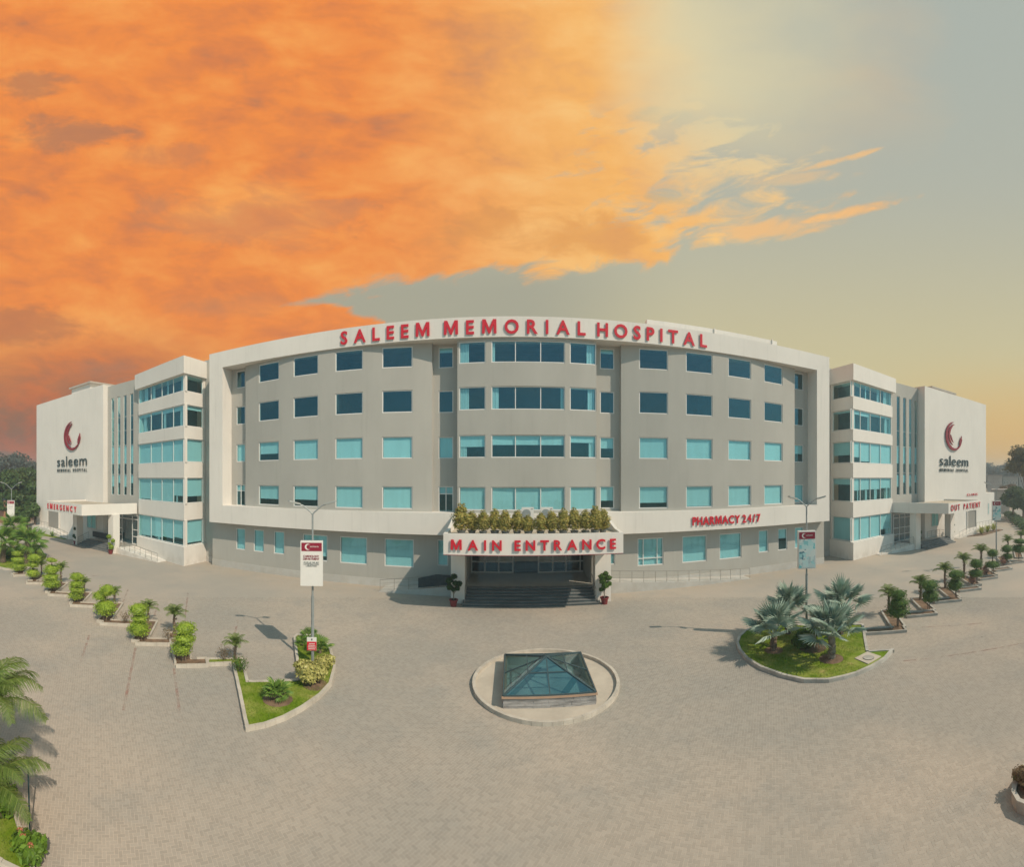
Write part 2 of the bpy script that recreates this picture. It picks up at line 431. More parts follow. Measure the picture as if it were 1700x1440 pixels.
class MB:
    def __init__(s): s.v = []; s.f = []; s.m = []
    def quad(s, pts, m=0):
        n = len(s.v); s.v += [tuple(p) for p in pts]; s.f.append(tuple(range(n, n + len(pts)))); s.m.append(m)
    def add(s, verts, faces, m=0):
        n = len(s.v); s.v += [tuple(p) for p in verts]
        s.f += [tuple(i + n for i in f) for f in faces]; s.m += [m] * len(faces)
    def box(s, x0, x1, y0, y1, z0, z1, m=0):
        s.prism([(x0, y0), (x1, y0), (x1, y1), (x0, y1)], z0, z1, m)
    def prism(s, poly, z0, z1, m=0, top=None):
        a = sum(poly[i][0] * poly[(i + 1) % len(poly)][1] - poly[(i + 1) % len(poly)][0] * poly[i][1] for i in range(len(poly)))
        if a < 0: poly = poly[::-1]
        n = len(poly); t = top or [z1] * n
        if a < 0 and top: t = t[::-1]
        vs = [(x, y, z0) for x, y in poly] + [(p[0], p[1], t[i]) for i, p in enumerate(poly)]
        fs = [tuple(range(n - 1, -1, -1)), tuple(range(n, 2 * n))] + [(i, (i + 1) % n, n + (i + 1) % n, n + i) for i in range(n)]
        s.add(vs, fs, m)
    def beam(s, a, b, w, h, m=0, up=(0, 0, 1)):
        a = Vector(a); b = Vector(b); d = (b - a).normalized(); upv = Vector(up)
        if abs(d.dot(upv)) > .99: upv = Vector((0, 1, 0))
        r = d.cross(upv).normalized() * (w / 2); t = r.cross(d).normalized() * (h / 2)
        vs = [a - r - t, a + r - t, a + r + t, a - r + t, b - r - t, b + r - t, b + r + t, b - r + t]
        s.add(vs, [(3, 2, 1, 0), (4, 5, 6, 7), (0, 1, 5, 4), (1, 2, 6, 5), (2, 3, 7, 6), (3, 0, 4, 7)], m)
    def tube(s, pts, rads, n=8, m=0, cap=True):
        rings = []; base = len(s.v)
        for i, p in enumerate(pts):
            p = Vector(p); a = Vector(pts[max(0, i - 1)]); b = Vector(pts[min(len(pts) - 1, i + 1)])
            d = (b - a).normalized(); upv = Vector((0, 0, 1)) if abs(d.z) < .95 else Vector((0, 1, 0))
            e = d.cross(upv).normalized(); f = e.cross(d)
            r = rads[i] if hasattr(rads, '__len__') else rads
            s.v += [tuple(p + (e * math.cos(2 * math.pi * k / n) + f * math.sin(2 * math.pi * k / n)) * r) for k in range(n)]
        for i in range(len(pts) - 1):
            for k in range(n):
                a = base + i * n + k; b = base + i * n + (k + 1) % n
                s.f.append((a, a + n, b + n, b)); s.m.append(m)
        if cap:
            e = base + (len(pts) - 1) * n
            s.f.append(tuple(range(base, base + n))); s.f.append(tuple(range(e + n - 1, e - 1, -1))); s.m += [m, m]
    def lathe(s, prof, n=20, c=(0, 0), m=0):
        base = len(s.v)
        for r, z in prof:
            s.v += [(c[0] + r * math.cos(2 * math.pi * k / n), c[1] + r * math.sin(2 * math.pi * k / n), z) for k in range(n)]
        for i in range(len(prof) - 1):
            for k in range(n):
                a = base + i * n + k; b = base + i * n + (k + 1) % n
                s.f.append((a, b, b + n, a + n)); s.m.append(m)
        e = base + (len(prof) - 1) * n
        s.f.append(tuple(range(base + n - 1, base - 1, -1))); s.f.append(tuple(range(e, e + n))); s.m += [m, m]
    def mesh(s, name, mats, smooth=False):
        me = bpy.data.meshes.new(name); me.from_pydata(s.v, [], s.f)
        for q in (mats if isinstance(mats, (list, tuple)) else [mats]): me.materials.append(q)
        me.polygons.foreach_set('material_index', s.m)
        if smooth: me.polygons.foreach_set('use_smooth', [True] * len(s.f))
        me.update()
        return me
    def build(s, name, mats, parent=None, smooth=False):
        return place(name, s.mesh(name, mats, smooth), parent)


def place(name, me, parent=None, M=None):
    o = bpy.data.objects.new(name, me); COL.objects.link(o)
    if M is not None: o.matrix_world = M
    if parent is not None: o.parent = parent          # parents of meshes sit at identity unless stated; children use local space
    return o


def tag(o, label=None, cat=None, group=None, kind=None):
    if label: o['label'] = label
    if cat: o['category'] = cat
    if group: o['group'] = group
    if kind: o['kind'] = kind
    return o


def thing(name, label, cat, loc=(0, 0, 0), rz=0.0, group=None, s=1.0):
    o = bpy.data.objects.new(name, None); COL.objects.link(o)
    o.location = loc; o.rotation_euler = (0, 0, rz); o.scale = (s, s, s); o.empty_display_size = .2
    return tag(o, label, cat, group)


def part(name, me, parent, loc=(0, 0, 0), rot=(0, 0, 0), s=1.0):
    o = bpy.data.objects.new(name, me); COL.objects.link(o)
    o.location = loc; o.rotation_euler = rot; o.scale = (s, s, s) if not hasattr(s, '__len__') else s
    o.parent = parent
    return o


def copy_tree(o, parent=None):
    c = o.copy(); COL.objects.link(c); c.parent = parent
    for ch in o.children: copy_tree(ch, c)
    return c


def np_mesh(name, V, k, mats, mi=None):
    """mesh from an (n, k, 3) array of separate k-gons"""
    n = len(V); me = bpy.data.meshes.new(name)
    me.vertices.add(n * k); me.vertices.foreach_set('co', np.ascontiguousarray(V, dtype=np.float32).ravel())
    me.loops.add(n * k); me.loops.foreach_set('vertex_index', np.arange(n * k, dtype=np.int32))
    me.polygons.add(n); me.polygons.foreach_set('loop_start', np.arange(0, n * k, k, dtype=np.int32))
    for q in (mats if isinstance(mats, (list, tuple)) else [mats]): me.materials.append(q)
    if mi is not None: me.polygons.foreach_set('material_index', np.asarray(mi, dtype=np.int32))
    me.polygons.foreach_set('use_smooth', np.zeros(n, dtype=bool)); me.update(calc_edges=True); me.validate()
    return me


def leaves(center, radii, n, size, shell=.55, flat=.0, up=.35, seed=0):
    """(n,4,3) leaf quads filling the outer part of an ellipsoid"""
    r = np.random.default_rng(seed)
    d = r.normal(size=(n, 3)); d /= np.linalg.norm(d, axis=1)[:, None]
    rad = shell + (1 - shell) * r.random(n) ** .6
    lump = 1 + .13 * np.sin(d[:, 0] * 5 + seed) * np.cos(d[:, 1] * 6 + seed * 2) + .1 * np.sin(d[:, 2] * 7 + seed)
    p = d * (rad * lump)[:, None] * np.asarray(radii)
    nrm = d + r.normal(size=(n, 3)) * .55 + np.array([0, 0, up]); nrm /= np.linalg.norm(nrm, axis=1)[:, None]
    t = np.cross(nrm, r.normal(size=(n, 3))); t /= np.linalg.norm(t, axis=1)[:, None]
    b = np.cross(nrm, t)
    s = size * (.6 + .8 * r.random(n))[:, None]
    c = p + np.asarray(center)
    return np.stack([c - t * s, c + b * s * .5, c + t * s, c - b * s * .5], axis=1)


def blob(mb, c, rad, m=0, n=10, rings=6):
    prof = [(max(.001, math.sin(math.pi * i / rings)), -math.cos(math.pi * i / rings)) for i in range(rings + 1)]
    base = len(mb.v); mb.lathe(prof, n, (0, 0), m)
    for i in range(base, len(mb.v)):
        x, y, z = mb.v[i]; mb.v[i] = (c[0] + x * rad[0], c[1] + y * rad[1], c[2] + z * rad[2])


def foliage(name, clumps, size, mats, dens=1.0, seed=0, core=.72):
    """One crown mesh: leaf quads round each clump plus a leafy core that closes the view through it."""
    L = [leaves(c, r, int(n * dens), size, seed=seed * 31 + i) for i, (c, r, n) in enumerate(clumps)]
    V = np.concatenate(L)
    if core:
        mb = MB()
        for c, r, n in clumps: blob(mb, c, [x * core for x in r])
        vv = np.array(mb.v); q = [f for f in mb.f if len(f) == 4]
        V = np.concatenate([V, vv[np.array(q)]])
    return np_mesh(name, V, 4, mats)


# text: letters as meshes from the built-in typeface
_glyph = {}
CAP = .729


def glyph(ch, depth, bold=0.0, matl=None, squeeze=1.0):
    key = (ch, depth, bold, matl.name, squeeze)
    if key in _glyph: return _glyph[key]
    if ch == 'M':
        h, w, t = CAP, .80, .105 + bold * 2
        out_ = [(0, 0), (t, 0), (t + .01, h * .62), (w / 2 - .055, 0), (w / 2 + .055, 0), (w - t - .01, h * .62), (w - t, 0), (w, 0), (w - .015, h), (w - t - .045, h), (w / 2, h * .36), (t + .045, h), (.015, h)]
        out_ = [((x - w / 2) * squeeze, y) for x, y in out_]
        from mathutils.geometry import tessellate_polygon as tp
        n = len(out_); tr_ = tp([[Vector((x, y, 0)) for x, y in out_]])
        me = bpy.data.meshes.new('letter'); z = depth / 2
        fl_ = []
        for a, b, c in tr_:
            A, B, C = (Vector(out_[i]) for i in (a, b, c))
            if (B - A).cross(C - A) < 0: b, c = c, b
            fl_ += [(a, b, c), (n + a, n + c, n + b)]
        me.from_pydata([(x, y, z) for x, y in out_] + [(x, y, -z) for x, y in out_], [], fl_ + [(i, n + i, n + (i + 1) % n, (i + 1) % n) for i in range(n)])
        me.materials.append(matl); me.update()
        _glyph[key] = (me, w * squeeze); return _glyph[key]
    cu = bpy.data.curves.new('glyph', 'FONT'); cu.body = ch; cu.size = 1.0; cu.extrude = depth / 2; cu.offset = bold; cu.resolution_u = 3
    cu.align_x = 'CENTER'
    o = bpy.data.objects.new('glyph', cu); COL.objects.link(o)
    dg = bpy.context.evaluated_depsgraph_get(); dg.update()
    me = bpy.data.meshes.new_from_object(o.evaluated_get(dg))
    bpy.data.objects.remove(o); bpy.data.curves.remove(cu)
    xs = [q.co.x for q in me.vertices]
    w = (max(xs) - min(xs)) if xs else .3; mid = (max(xs) + min(xs)) / 2 if xs else 0
    for q in me.vertices: q.co.x = (q.co.x - mid) * squeeze
    me.materials.clear(); me.materials.append(matl)
    _glyph[key] = (me, w * squeeze)
    return _glyph[key]




def lettering(parent, text, p0, p1, z, cap, matl, depth=.08, bold=.02, squeeze=1.0, name='letter', off=.06):
    """Letters set evenly between the plan points p0 and p1 (left to right seen from the front), baseline z, cap height cap."""
    p0 = Vector((*p0, 0)); p1 = Vector((*p1, 0)); d = p1 - p0; L = d.length; d.normalize()
    ang = math.atan2(d.y, d.x); nrm = Vector((d.y, -d.x, 0))
    s = cap / CAP
    gl = [glyph(c, depth / s, bold, matl, squeeze) if c != ' ' else (None, .42) for c in text]
    tot = sum(w * s for m, w in gl); gap = (L - tot) / max(1, len(text) - 1)
    x = 0
    for me, w in gl:
        if me is not None:
            p = p0 + d * (x + w * s / 2) + nrm * (off + depth / 2)
            part(name, me, parent, (p.x, p.y, z), (math.radians(90), 0, ang), s)
        x += w * s + gap


# ------------------------------------------------------------------ walls with openings and windows
def wall(mb, path, u0, u1, z0, z1, holes, rev=.22, step=1.2, m=0, mr=None):
    """A wall face along path(u) -> (x, y), front on the side of -normal; holes are (ua, ub, za, zb) with reveals."""
    us = {u0, u1}; zs = {z0, z1}
    for a, b, c, d in holes: us |= {a, b}; zs |= {c, d}
    n = max(1, int((u1 - u0) / step))
    us |= {u0 + (u1 - u0) * i / n for i in range(n + 1)}
    us = sorted(us); zs = sorted(zs)
    def nrm(u):
        a = Vector(path(u - .01)); b = Vector(path(u + .01)); t = (b - a).normalized()
        return Vector((t.y, -t.x))
    inh = lambda a, b, c, d: any(h[0] - 1e-6 <= a and b <= h[1] + 1e-6 and h[2] - 1e-6 <= c and d <= h[3] + 1e-6 for h in holes)
    for a, b in zip(us, us[1:]):
        if b - a < 1e-5: continue
        A, B = path(a), path(b)
        for c, d in zip(zs, zs[1:]):
            if d - c < 1e-5 or inh(a, b, c, d): continue
            mb.quad([(*A, c), (*B, c), (*B, d), (*A, d)], m)
    for a, b, c, d in holes:
        uu = [a] + [q for q in us if a < q < b] + [b]
        for x, y in zip(uu, uu[1:]):
            X, Y = Vector(path(x)), Vector(path(y)); nx, ny = nrm(x), nrm(y)
            Xi, Yi = X - nx * rev, Y - ny * rev
            mb.quad([(*X, c), (*Xi, c), (*Yi, c), (*Y, c)], m); mb.quad([(*X, d), (*Y, d), (*Yi, d), (*Xi, d)], m)
        X = Vector(path(a)); Xi = X - nrm(a) * rev; mb.quad([(*X, c), (*X, d), (*Xi, d), (*Xi, c)], m)
        X = Vector(path(b)); Xi = X - nrm(b) * rev; mb.quad([(*X, c), (*Xi, c), (*Xi, d), (*X, d)], m)


def window(parent, A, B, z0, z1, mull=(), trans=(), blind=0.0, rec=.055, fw=.08, glass=None, label=None, name='window', drapes=()):
    """Window between plan points A and B (left to right from outside): frame with mullions (fractions) and transoms (heights),
    a pane per light and a roller blind covering the upper `blind` share of each light (a number, or one per bay)."""
    A = Vector(A); B = Vector(B); d = (B - A); L = d.length; d.normalize(); n = Vector((d.y, -d.x))
    def P(x, dep, z): q = A + d * x - n * dep; return (q.x, q.y, z)
    def bx(mb, xa, xb, za, zb, da, db):
        q = [P(xa, da, 0), P(xb, da, 0), P(xb, db, 0), P(xa, db, 0)]
        mb.prism([(p[0], p[1]) for p in q], za, zb)
    fr = MB(); da, db = rec, rec + .08
    bx(fr, 0, fw, z0, z1, da, db); bx(fr, L - fw, L, z0, z1, da, db)
    xs = [fw] + [L * q for q in mull] + [L - fw]
    zs = [z0 + fw] + sorted(trans) + [z1 - fw]
    bx(fr, fw, L - fw, z0, z0 + fw, da, db); bx(fr, fw, L - fw, z1 - fw, z1, da, db)
    hm = fw * .42
    for q in mull: bx(fr, L * q - hm, L * q + hm, z0 + fw, z1 - fw, da, db)
    cells = []
    for i in range(len(xs) - 1):
        xa = xs[i] + (hm if i else 0); xb = xs[i + 1] - (hm if i < len(xs) - 2 else 0)
        for z in trans: bx(fr, xa, xb, z - hm, z + hm, da, db)
        for j in range(len(zs) - 1):
            cells.append((i, j, xa, xb, zs[j] + (hm if j else 0), zs[j + 1] - (hm if j < len(zs) - 2 else 0)))
    f = fr.build(name, ALU, parent)
    if label: f['label'] = label
    for i, j, xa, xb, za, zb in cells:
        p = MB(); bx(p, xa, xb, za, zb, da + .035, da + .045); p.build('pane', glass or GLASS, f)
    for a, b in drapes:
        m_ = MB(); k = max(2, int((b - a) * L / .12)); x0 = a * L + fw; x1 = b * L - fw if b >= 1 else b * L
        for j in range(k):
            xa = x0 + (x1 - x0) * j / k; xb = x0 + (x1 - x0) * (j + 1) / k
            bx(m_, xa, xb - .012, z0 + fw, z1 - fw, db + .09 + .03 * (j % 2), db + .10 + .03 * (j % 2))
        m_.build('curtain', BLIND, f)
    for i in range(len(xs) - 1):
        bl = blind[i] if hasattr(blind, '__len__') else blind
        if bl > .01:
            b = MB(); zt = z1 - .03; zb = zt - (z1 - z0 - .06) * bl
            bx(b, xs[i] + .01, xs[i + 1] - .01, zb, zt, db + .05, db + .062)
            bx(b, xs[i] + .01, xs[i + 1] - .01, zb - .03, zb, db + .045, db + .067)
            b.build('blind', BLIND, f)
    return f


def line_path(ax, ay, bx, by):
    L = math.hypot(bx - ax, by - ay)
    return (lambda u: (ax + (bx - ax) * u / L, ay + (by - ay) * u / L)), L


# ------------------------------------------------------------------ ground
mb = MB(); N = 64
mb.add([(0, 0, -.03)] + [(1500 * math.cos(2 * math.pi * k / N), 1500 * math.sin(2 * math.pi * k / N), -.03) for k in range(N)], [(0, k + 1, (k + 1) % N + 1) for k in range(N)])
tag(mb.build('ground', EARTH), kind='structure')
R_PAVE = 33.0
mb = MB(); mb.quad([(-95, -22, -.012), (120, -22, -.012), (120, 60, -.012), (-95, 60, -.012)])
# the forecourt sheet: bedding sand under the blocks near by, averaged paving beyond
base = MB()
ringN = 96
for k in range(ringN):
    a0 = 2 * math.pi * k / ringN; a1 = 2 * math.pi * (k + 1) / ringN
    base.quad([(0, 0, -.0035), (R_PAVE * math.cos(a0), R_PAVE * math.sin(a0), -.0035), (R_PAVE * math.cos(a1), R_PAVE * math.sin(a1), -.0035)])
paving = mb.build('paving', FARPAVE); tag(paving, kind='structure')
place('joint_sand', base.mesh('joint_sand', JOINT), paving)

# herringbone blocks 0.20 x 0.10 m, laid at an angle to the facade
def herringbone():
    a, ang = .1, -.60
    ca, sa = math.cos(ang), math.sin(ang)
    out = []
    n = int(R_PAVE * 1.45 / a)
    ii, jj = np.meshgrid(np.arange(-n, n), np.arange(-n, n), indexing='ij')
    k = (ii - jj) % 4
    hx, hy = ii[k == 0], jj[k == 0]          # block lying along u at cells (i, i+1)
    vx, vy = ii[k == 2], jj[k == 2]          # block standing along v at cells (j-1, j)
    cu = np.concatenate([(hx + 1.0), (vx + .5)]) * a
    cv_ = np.concatenate([(hy + .5), (vy + 0.0)]) * a
    o = np.concatenate([np.zeros(len(hx)), np.ones(len(vx))])
    X = cu * ca - cv_ * sa; Y = cu * sa + cv_ * ca
    return X, Y, o, ang


BX, BY, BO, BANG = herringbone()
rr = np.hypot(BX, BY); aa = np.arctan2(BX, BY)
ok = (rr < R_PAVE) & ((np.abs(aa) < 1.32) | (rr < 14))
BX, BY, BO, rr, aa = BX[ok], BY[ok], BO[ok], rr[ok], aa[ok]
order = np.argsort(rr + (np.abs(aa) > 1.16) * 50 + (rr < 10.2) * 50)
near = order[:300]; rest = order[300:]
bl, bw = .0950, .0450
def block_verts(cx, cy, o, zt):
    hl = np.where(o == 0, bl, bw); hw = np.where(o == 0, bw, bl)
    ca, sa = math.cos(BANG), math.sin(BANG)
    V = []
    for su, sv in ((-1, -1), (1, -1), (1, 1), (-1, 1)):
        uu = su * hl; vv = sv * hw
        V.append((cx + uu * ca - vv * sa, cy + uu * sa + vv * ca))
    return V


def block_mesh():
    zt = RNG.normal(0, .0006, len(rest)); c4 = block_verts(BX[rest], BY[rest], BO[rest], 0)
    n = len(rest)
    V = np.zeros((n, 8, 3), dtype=np.float32)
    for i, (x, y) in enumerate(c4):
        V[:, i, 0] = x; V[:, i, 1] = y; V[:, i, 2] = -.008
        V[:, i + 4, 0] = x; V[:, i + 4, 1] = y; V[:, i + 4, 2] = zt
    faces = np.array([[4, 5, 6, 7], [0, 1, 5, 4], [1, 2, 6, 5], [2, 3, 7, 6], [3, 0, 4, 7]])
    idx = (np.arange(n)[:, None, None] * 8 + faces[None]).reshape(-1)
    me = bpy.data.meshes.new('paver'); me.vertices.add(n * 8); me.vertices.foreach_set('co', V.ravel())
    me.loops.add(len(idx)); me.loops.foreach_set('vertex_index', idx.astype(np.int32))
    me.polygons.add(n * 5); me.polygons.foreach_set('loop_start', np.arange(0, len(idx), 4, dtype=np.int32))
    me.polygons.foreach_set('use_smooth', np.zeros(n * 5, dtype=bool)); me.materials.append(PAVER); me.update(calc_edges=True)
    return me


tag(place('laid_paver', block_mesh(), paving), kind='stuff')
pm = MB(); pm.box(-bl, bl, -bw, bw, -.008, 0)
pme = pm.mesh('paver', PAVER)
for i in near:
    part('paver', pme, paving, (float(BX[i]), float(BY[i]), float(RNG.normal(0, .0006))), (0, 0, BANG + (math.pi / 2 if BO[i] else 0)))

# worn red bay lines on the paving
def painted_line(a, b, w=.12):
    A = Vector(ground(*a)); B = Vector(ground(*b)); d = (B - A).normalized(); n = Vector((-d.y, d.x, 0)) * w / 2
    m_ = MB(); z = Vector((0, 0, .006)); m_.quad([A - n + z, B - n + z, B + n + z, A + n + z])
    tag(m_.build('parking_line', LINE), kind='structure')


for a, b in [((172, 955), (136, 958)), ((300, 1200), (283, 1062)), ((213, 978), (203, 1003)), ((262, 1003), (252, 1038)), ((148, 1055), (133, 1102)),
             ((225, 1075), (205, 1180)), ((312, 985), (305, 1045)), ((395, 1030), (388, 1062)), ((1500, 1098), (1700, 1068)), ((1530, 1042), (1642, 1034)), ((1480, 1005), (1512, 1003)), ((1470, 985), (1520, 983))]:
    painted_line(a, b)

# ------------------------------------------------------------------ the central block
R5, R4, R3, R2 = (18.16, 19.88), (14.47, 16.30), (10.70, 12.50), (6.56, 8.42)
YF, YW, YS = 33.6, 34.7, 35.1               # frame front, ground-floor wall, recessed strips
ZT, ZSOF, ZB0, ZB1 = 21.7, 20.1, 4.6, 6.35  # parapet, soffit, white band
XL, XR = -28.5, 30.2
main = thing('hospital_building', 'wide grey central hospital block framed in white between the two wings', 'building', (0, 0, 0))


def arc_path(xa, xb, ye, sag):
    return lambda x: (x, ye - sag * (1 - ((2 * (x - xa) / (xb - xa)) - 1) ** 2))


def upper_panel(xa, xb, path, cols, rows_blind, name='facade_wall', step=1.2, mulls=None, side_back=YS, drapes={}):
    holes = []
    for ci, (pa, pb) in enumerate(cols):
        ua = path_x(path, pa); ub = path_x(path, pb)
        for r in (R5, R4, R3, R2): holes.append((ua, ub, *r))
    m_ = MB(); wall(m_, path, xa, xb, ZB1 - .3, ZSOF + .3, holes, .24, step)
    for x in (xa, xb):
        p = path(x)
        q = [(x, p[1], ZB1 - .3), (x, side_back, ZB1 - .3), (x, side_back, ZSOF + .3), (x, p[1], ZSOF + .3)]
        m_.quad(q if x == xa else q[::-1])
    m_.build(name, GREY, main)
    i = 0
    for ci in range(len(cols)):
        for ri in range(4):
            ua, ub, za, zb = holes[i]; i += 1
            window(main, path(ua), path(ub), za, zb, mulls[ci] if mulls else (), (), rows_blind[ci][ri], drapes=drapes.get((ci, ri), ()))


def path_x(path, px):
    """X on the path seen in picture column px"""
    x = 34.0 * math.tan(az(px))
    for _ in range(8): x = path(x)[1] * math.tan(az(px))
    return x


PL = arc_path(-24.65, -6.57, 34.55, .78); PR = arc_path(8.82, 26.35, 34.55, .78)
upper_panel(-24.65, -6.57, PL, [(429.5, 463), (487, 528), (556.5, 602.3), (634.3, 685)],
            [(0, 0, .62, .68), (0, 0, 1, .66), (0, 0, 1, 1), (0, 0, 1, 1)])
upper_panel(8.82, 26.35, PR, [(1061, 1109), (1138.8, 1183), (1209, 1247), (1268.8, 1299.4)],
            [(0, 0, 1, .74), (0, 0, 1, .94), (0, 0, 1, 1), (0, 0, 1, 1)])
PB = arc_path(-4.42, 6.63, 33.98, .26)
upper_panel(-4.42, 6.63, PB, [(762, 806), (815.6, 938), (946, 990)],
            [(.0, 0, .5, 1), (0, 0, (.42, .42, .42), 1), (0, .05, .30, 1)], mulls=[(), (.327, .669), ()], drapes={(0, 0): [(0, .36)], (0, 1): [(0, .36)], (0, 2): [(0, .28)], (2, 0): [(.62, 1)], (2, 1): [(.66, .95)], (2, 2): [(.7, .96)], (1, 0): [(.0, .05)], (1, 1): [(.0, .1), (.93, 1)]})


def strip(xa, xb, pa, pb, blinds, door=False, door_top=0):
    ua, ub = max(xa + .12, at_plane(pa, YS)), min(xb - .12, at_plane(pb, YS))
    rows = [R5, R4, R3, (ZB1 - .05, R2[1])] if door else [R5, R4, R3, R2]
    path = lambda x: (x, YS)
    m_ = MB(); holes = [(ua, ub, *r) for r in rows]
    wall(m_, path, xa, xb, ZB1 - .3, ZSOF + .3, holes, .22); m_.build('recessed_wall', GREY, main)
    for i, h in enumerate(holes):
        dr = door and i == 3
        window(main, path(ua), path(ub), h[2], h[3], (.5,) if dr else (), (h[3] - .62,) if dr else (), blinds[i], name='balcony_door' if dr else 'window')


strip(-26.8, -24.65, 392.3, 407, (0, 0, 1, .3), True)
strip(-6.57, -4.42, 728, 752.5, (.22, 0, 1, .3), True)
strip(6.63, 8.82, 996, 1020, (.2, 0, .5, .64))
strip(26.35, 28.5, 1319, 1334, (0, 0, .5, 1))

fr = MB()                                    # the white frame: two jambs, fascia with soffit, band
fr.prism([(XL, YF), (-26.8, YF), (-26.8, YS + .3), (XL, YS + .3)], ZB0, ZT)
fr.prism([(28.5, YF), (XR, YF), (XR, YS + .3), (28.5, YS + .3)], ZB0, ZT)
fr.box(-26.8, 28.5, YF, YS + .3, ZSOF, ZT)
fr.box(-26.8, 28.5, YF, YS + .3, ZB0, ZB1)
fr.build('frame_surround', WHITE, main)
gt = [(392, 407), (421, 438), (454.5, 472), (502.5, 543.5), (564.5, 609.5), (638.3, 687), (726, 744), (1012, 1021), (1058.6, 1101.5), (1132.7, 1173.4), (1194.6, 1231), (1259.6, 1275.8), (1291.8, 1307), (1319.6, 1334.5)]
holes = []
for a, b in gt:
    ua, ub = at_plane(a, YW), at_plane(b, YW)
    wide = ub - ua > 1.5
    holes.append((ua, ub, 1.70 if wide else 1.95, 4.02 if wide else 4.08))
XDL, XDR = -3.6, 6.1                          # recessed entrance porch
for lo, hi in ((-29.0, XDL), (XDR, 30.4)):
    m_ = MB(); wall(m_, lambda x: (x, YW), lo, hi, -.02, ZB0 + .2, [h for h in holes if lo < h[0] < hi], .22)
    m_.build('ground_floor_wall', GREY, main)
    m_ = MB(); m_.box(lo, hi, YW - .05, YW - .002, -.02, .62); m_.build('wall_plinth', PLINTH, main)
gb = [1, 1, 1, .82, 1, 1, 1, 1, 1, 1, 1, 1, .45, 1]
for i, h in enumerate(holes):
    low = i == 8
    window(main, (h[0], YW), (h[1], YW), h[2], h[3], (.22, .76) if low else (), (h[2] + .62,) if low else (), gb[i])
bk = MB()                                     # roof and rear volume, floors inside
bk.box(XL + .1, XR - .1, YS + .4, 62, ZT - .9, ZT - .5)
bk.box(XL, XL + .4, YS + .35, 62, 0, ZT); bk.box(XR - .4, XR, YS + .35, 62, 0, ZT); bk.box(XL, XR, 61.6, 62, 0, ZT)
bk.build('rear_wall', WHITE, main)
ins = MB()
ins.quad([(-28.9, 38.6, 0), (30.3, 38.6, 0), (30.3, 38.6, 20.6), (-28.9, 38.6, 20.6)])
for z in (4.75, 9.6, 13.6, 17.25, 20.2): ins.box(-26.7, 28.4, YS + .35, 38.5, z - .2, z)
for x in (-24.6, -15.5, -6.5, -4.3, 6.5, 8.7, 17.5, 26.3): ins.box(x, x + .12, YS + .02, 38.5, ZB1, 20)
for x in (-20, -12, 12, 19): ins.box(x, x + .12, YW + .3, 38.5, 0, ZB0)
ins.build('interior_rooms', DARKIN, main)
rp = MB(); rp.box(at_plane(1074, 38), at_plane(1290, 38), 38, 38.6, ZT - .5, ZT + 2.05); rp.box(at_plane(1186, 37.9), at_plane(1187.5, 37.9), 37.9, 38, ZT, ZT + 2.12); rp.box(at_plane(1282, 37.9), at_plane(1283.5, 37.9), 37.9, 38, ZT - .3, ZT + 2.15)
rp.build('roof_parapet', WHITE, main)

# entrance: canopy, pillars, porch glazing, steps
CX0, CX1, CY, CZ0, CZ1 = -4.52, 7.22, 27.7, 4.15, 5.52
ca = MB()
ca.box(CX0, CX1, CY, YF - .003, CZ0, CZ1 - .2)
ca.box(CX0, CX1, CY, CY + .22, CZ1 - .2, CZ1)
for xa in (CX0, CX1 - .22):                   # cheek walls sweeping up to the band
    prof = [(CY + .22, CZ1), (CY + 1.6, CZ1 + .08), (CY + 3.2, CZ1 + .38), (CY + 4.6, CZ1 + .78), (YF - .004, ZB1 + .12)]
    for (ya, za), (yb, zb) in zip(prof, prof[1:]):
        ca.prism([(xa, ya), (xa + .22, ya), (xa + .22, yb), (xa, yb)], CZ1 - .2, za, 0, [za, za, zb, zb])
can = ca.build('entrance_canopy', WHITE, main)
m_ = MB(); m_.box(CX0 + .01, CX1 - .01, CY - .012, CY + .1, CZ0 - .035, CZ0 - .001); m_.build('trim_strip', REDL, can)
m_ = MB(); m_.box(CX0 + .23, CX1 - .23, CY + .23, YF - .01, CZ1 - .199, CZ1 - .17); m_.build('deck', DECK, can)
for xa, xb, y in ((-4.82 + .3, -3.5, 31.1), (5.98, 7.16, 31.1)):
    m_ = MB(); m_.box(xa, xb, y, y + 1.1, 0, CZ0); m_.build('pillar', WHITE, can)
for xa, xb in ((-4.3, -3.62), (6.1, 6.75)):
    m_ = MB(); m_.box(xa, xb, 33.2, 37.4, 0, CZ0); m_.build('pillar', GREY, can)
st = MB(); ZP = .9
for i in range(6): st.box(-3.55, 6.1, 30.5 + i * .34, 37.4, i * .15 if i else -.02, (i + 1) * .15)
stp = bpy.data.objects.new('entrance_steps', None); COL.objects.link(stp); stp.parent = main
for i in range(6):
    m_ = MB(); y0 = 30.5 + i * .34; y1 = 30.5 + (i + 1) * .34 if i < 5 else 32.7
    m_.box(-3.6, 6.1, y0, y1, -.02, (i + 1) * .15 - .03); m_.box(-3.62, 6.12, y0 - .03, y1 + .01, (i + 1) * .15 - .03, (i + 1) * .15)
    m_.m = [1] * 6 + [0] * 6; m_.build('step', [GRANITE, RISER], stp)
m_ = MB(); m_.box(-3.6, 6.1, 32.72, 37.5, -.02, .9); m_.build('porch_floor', TILE, stp)
gx = [at_plane(p, 37.3) for p in (776, 783, 805, 828, 851.5, 894, 917.5, 939.5, 963, 975)]
eg = MB()
for x in gx: eg.box(x - .05, x + .05, 37.25, 37.35, .9, CZ0)
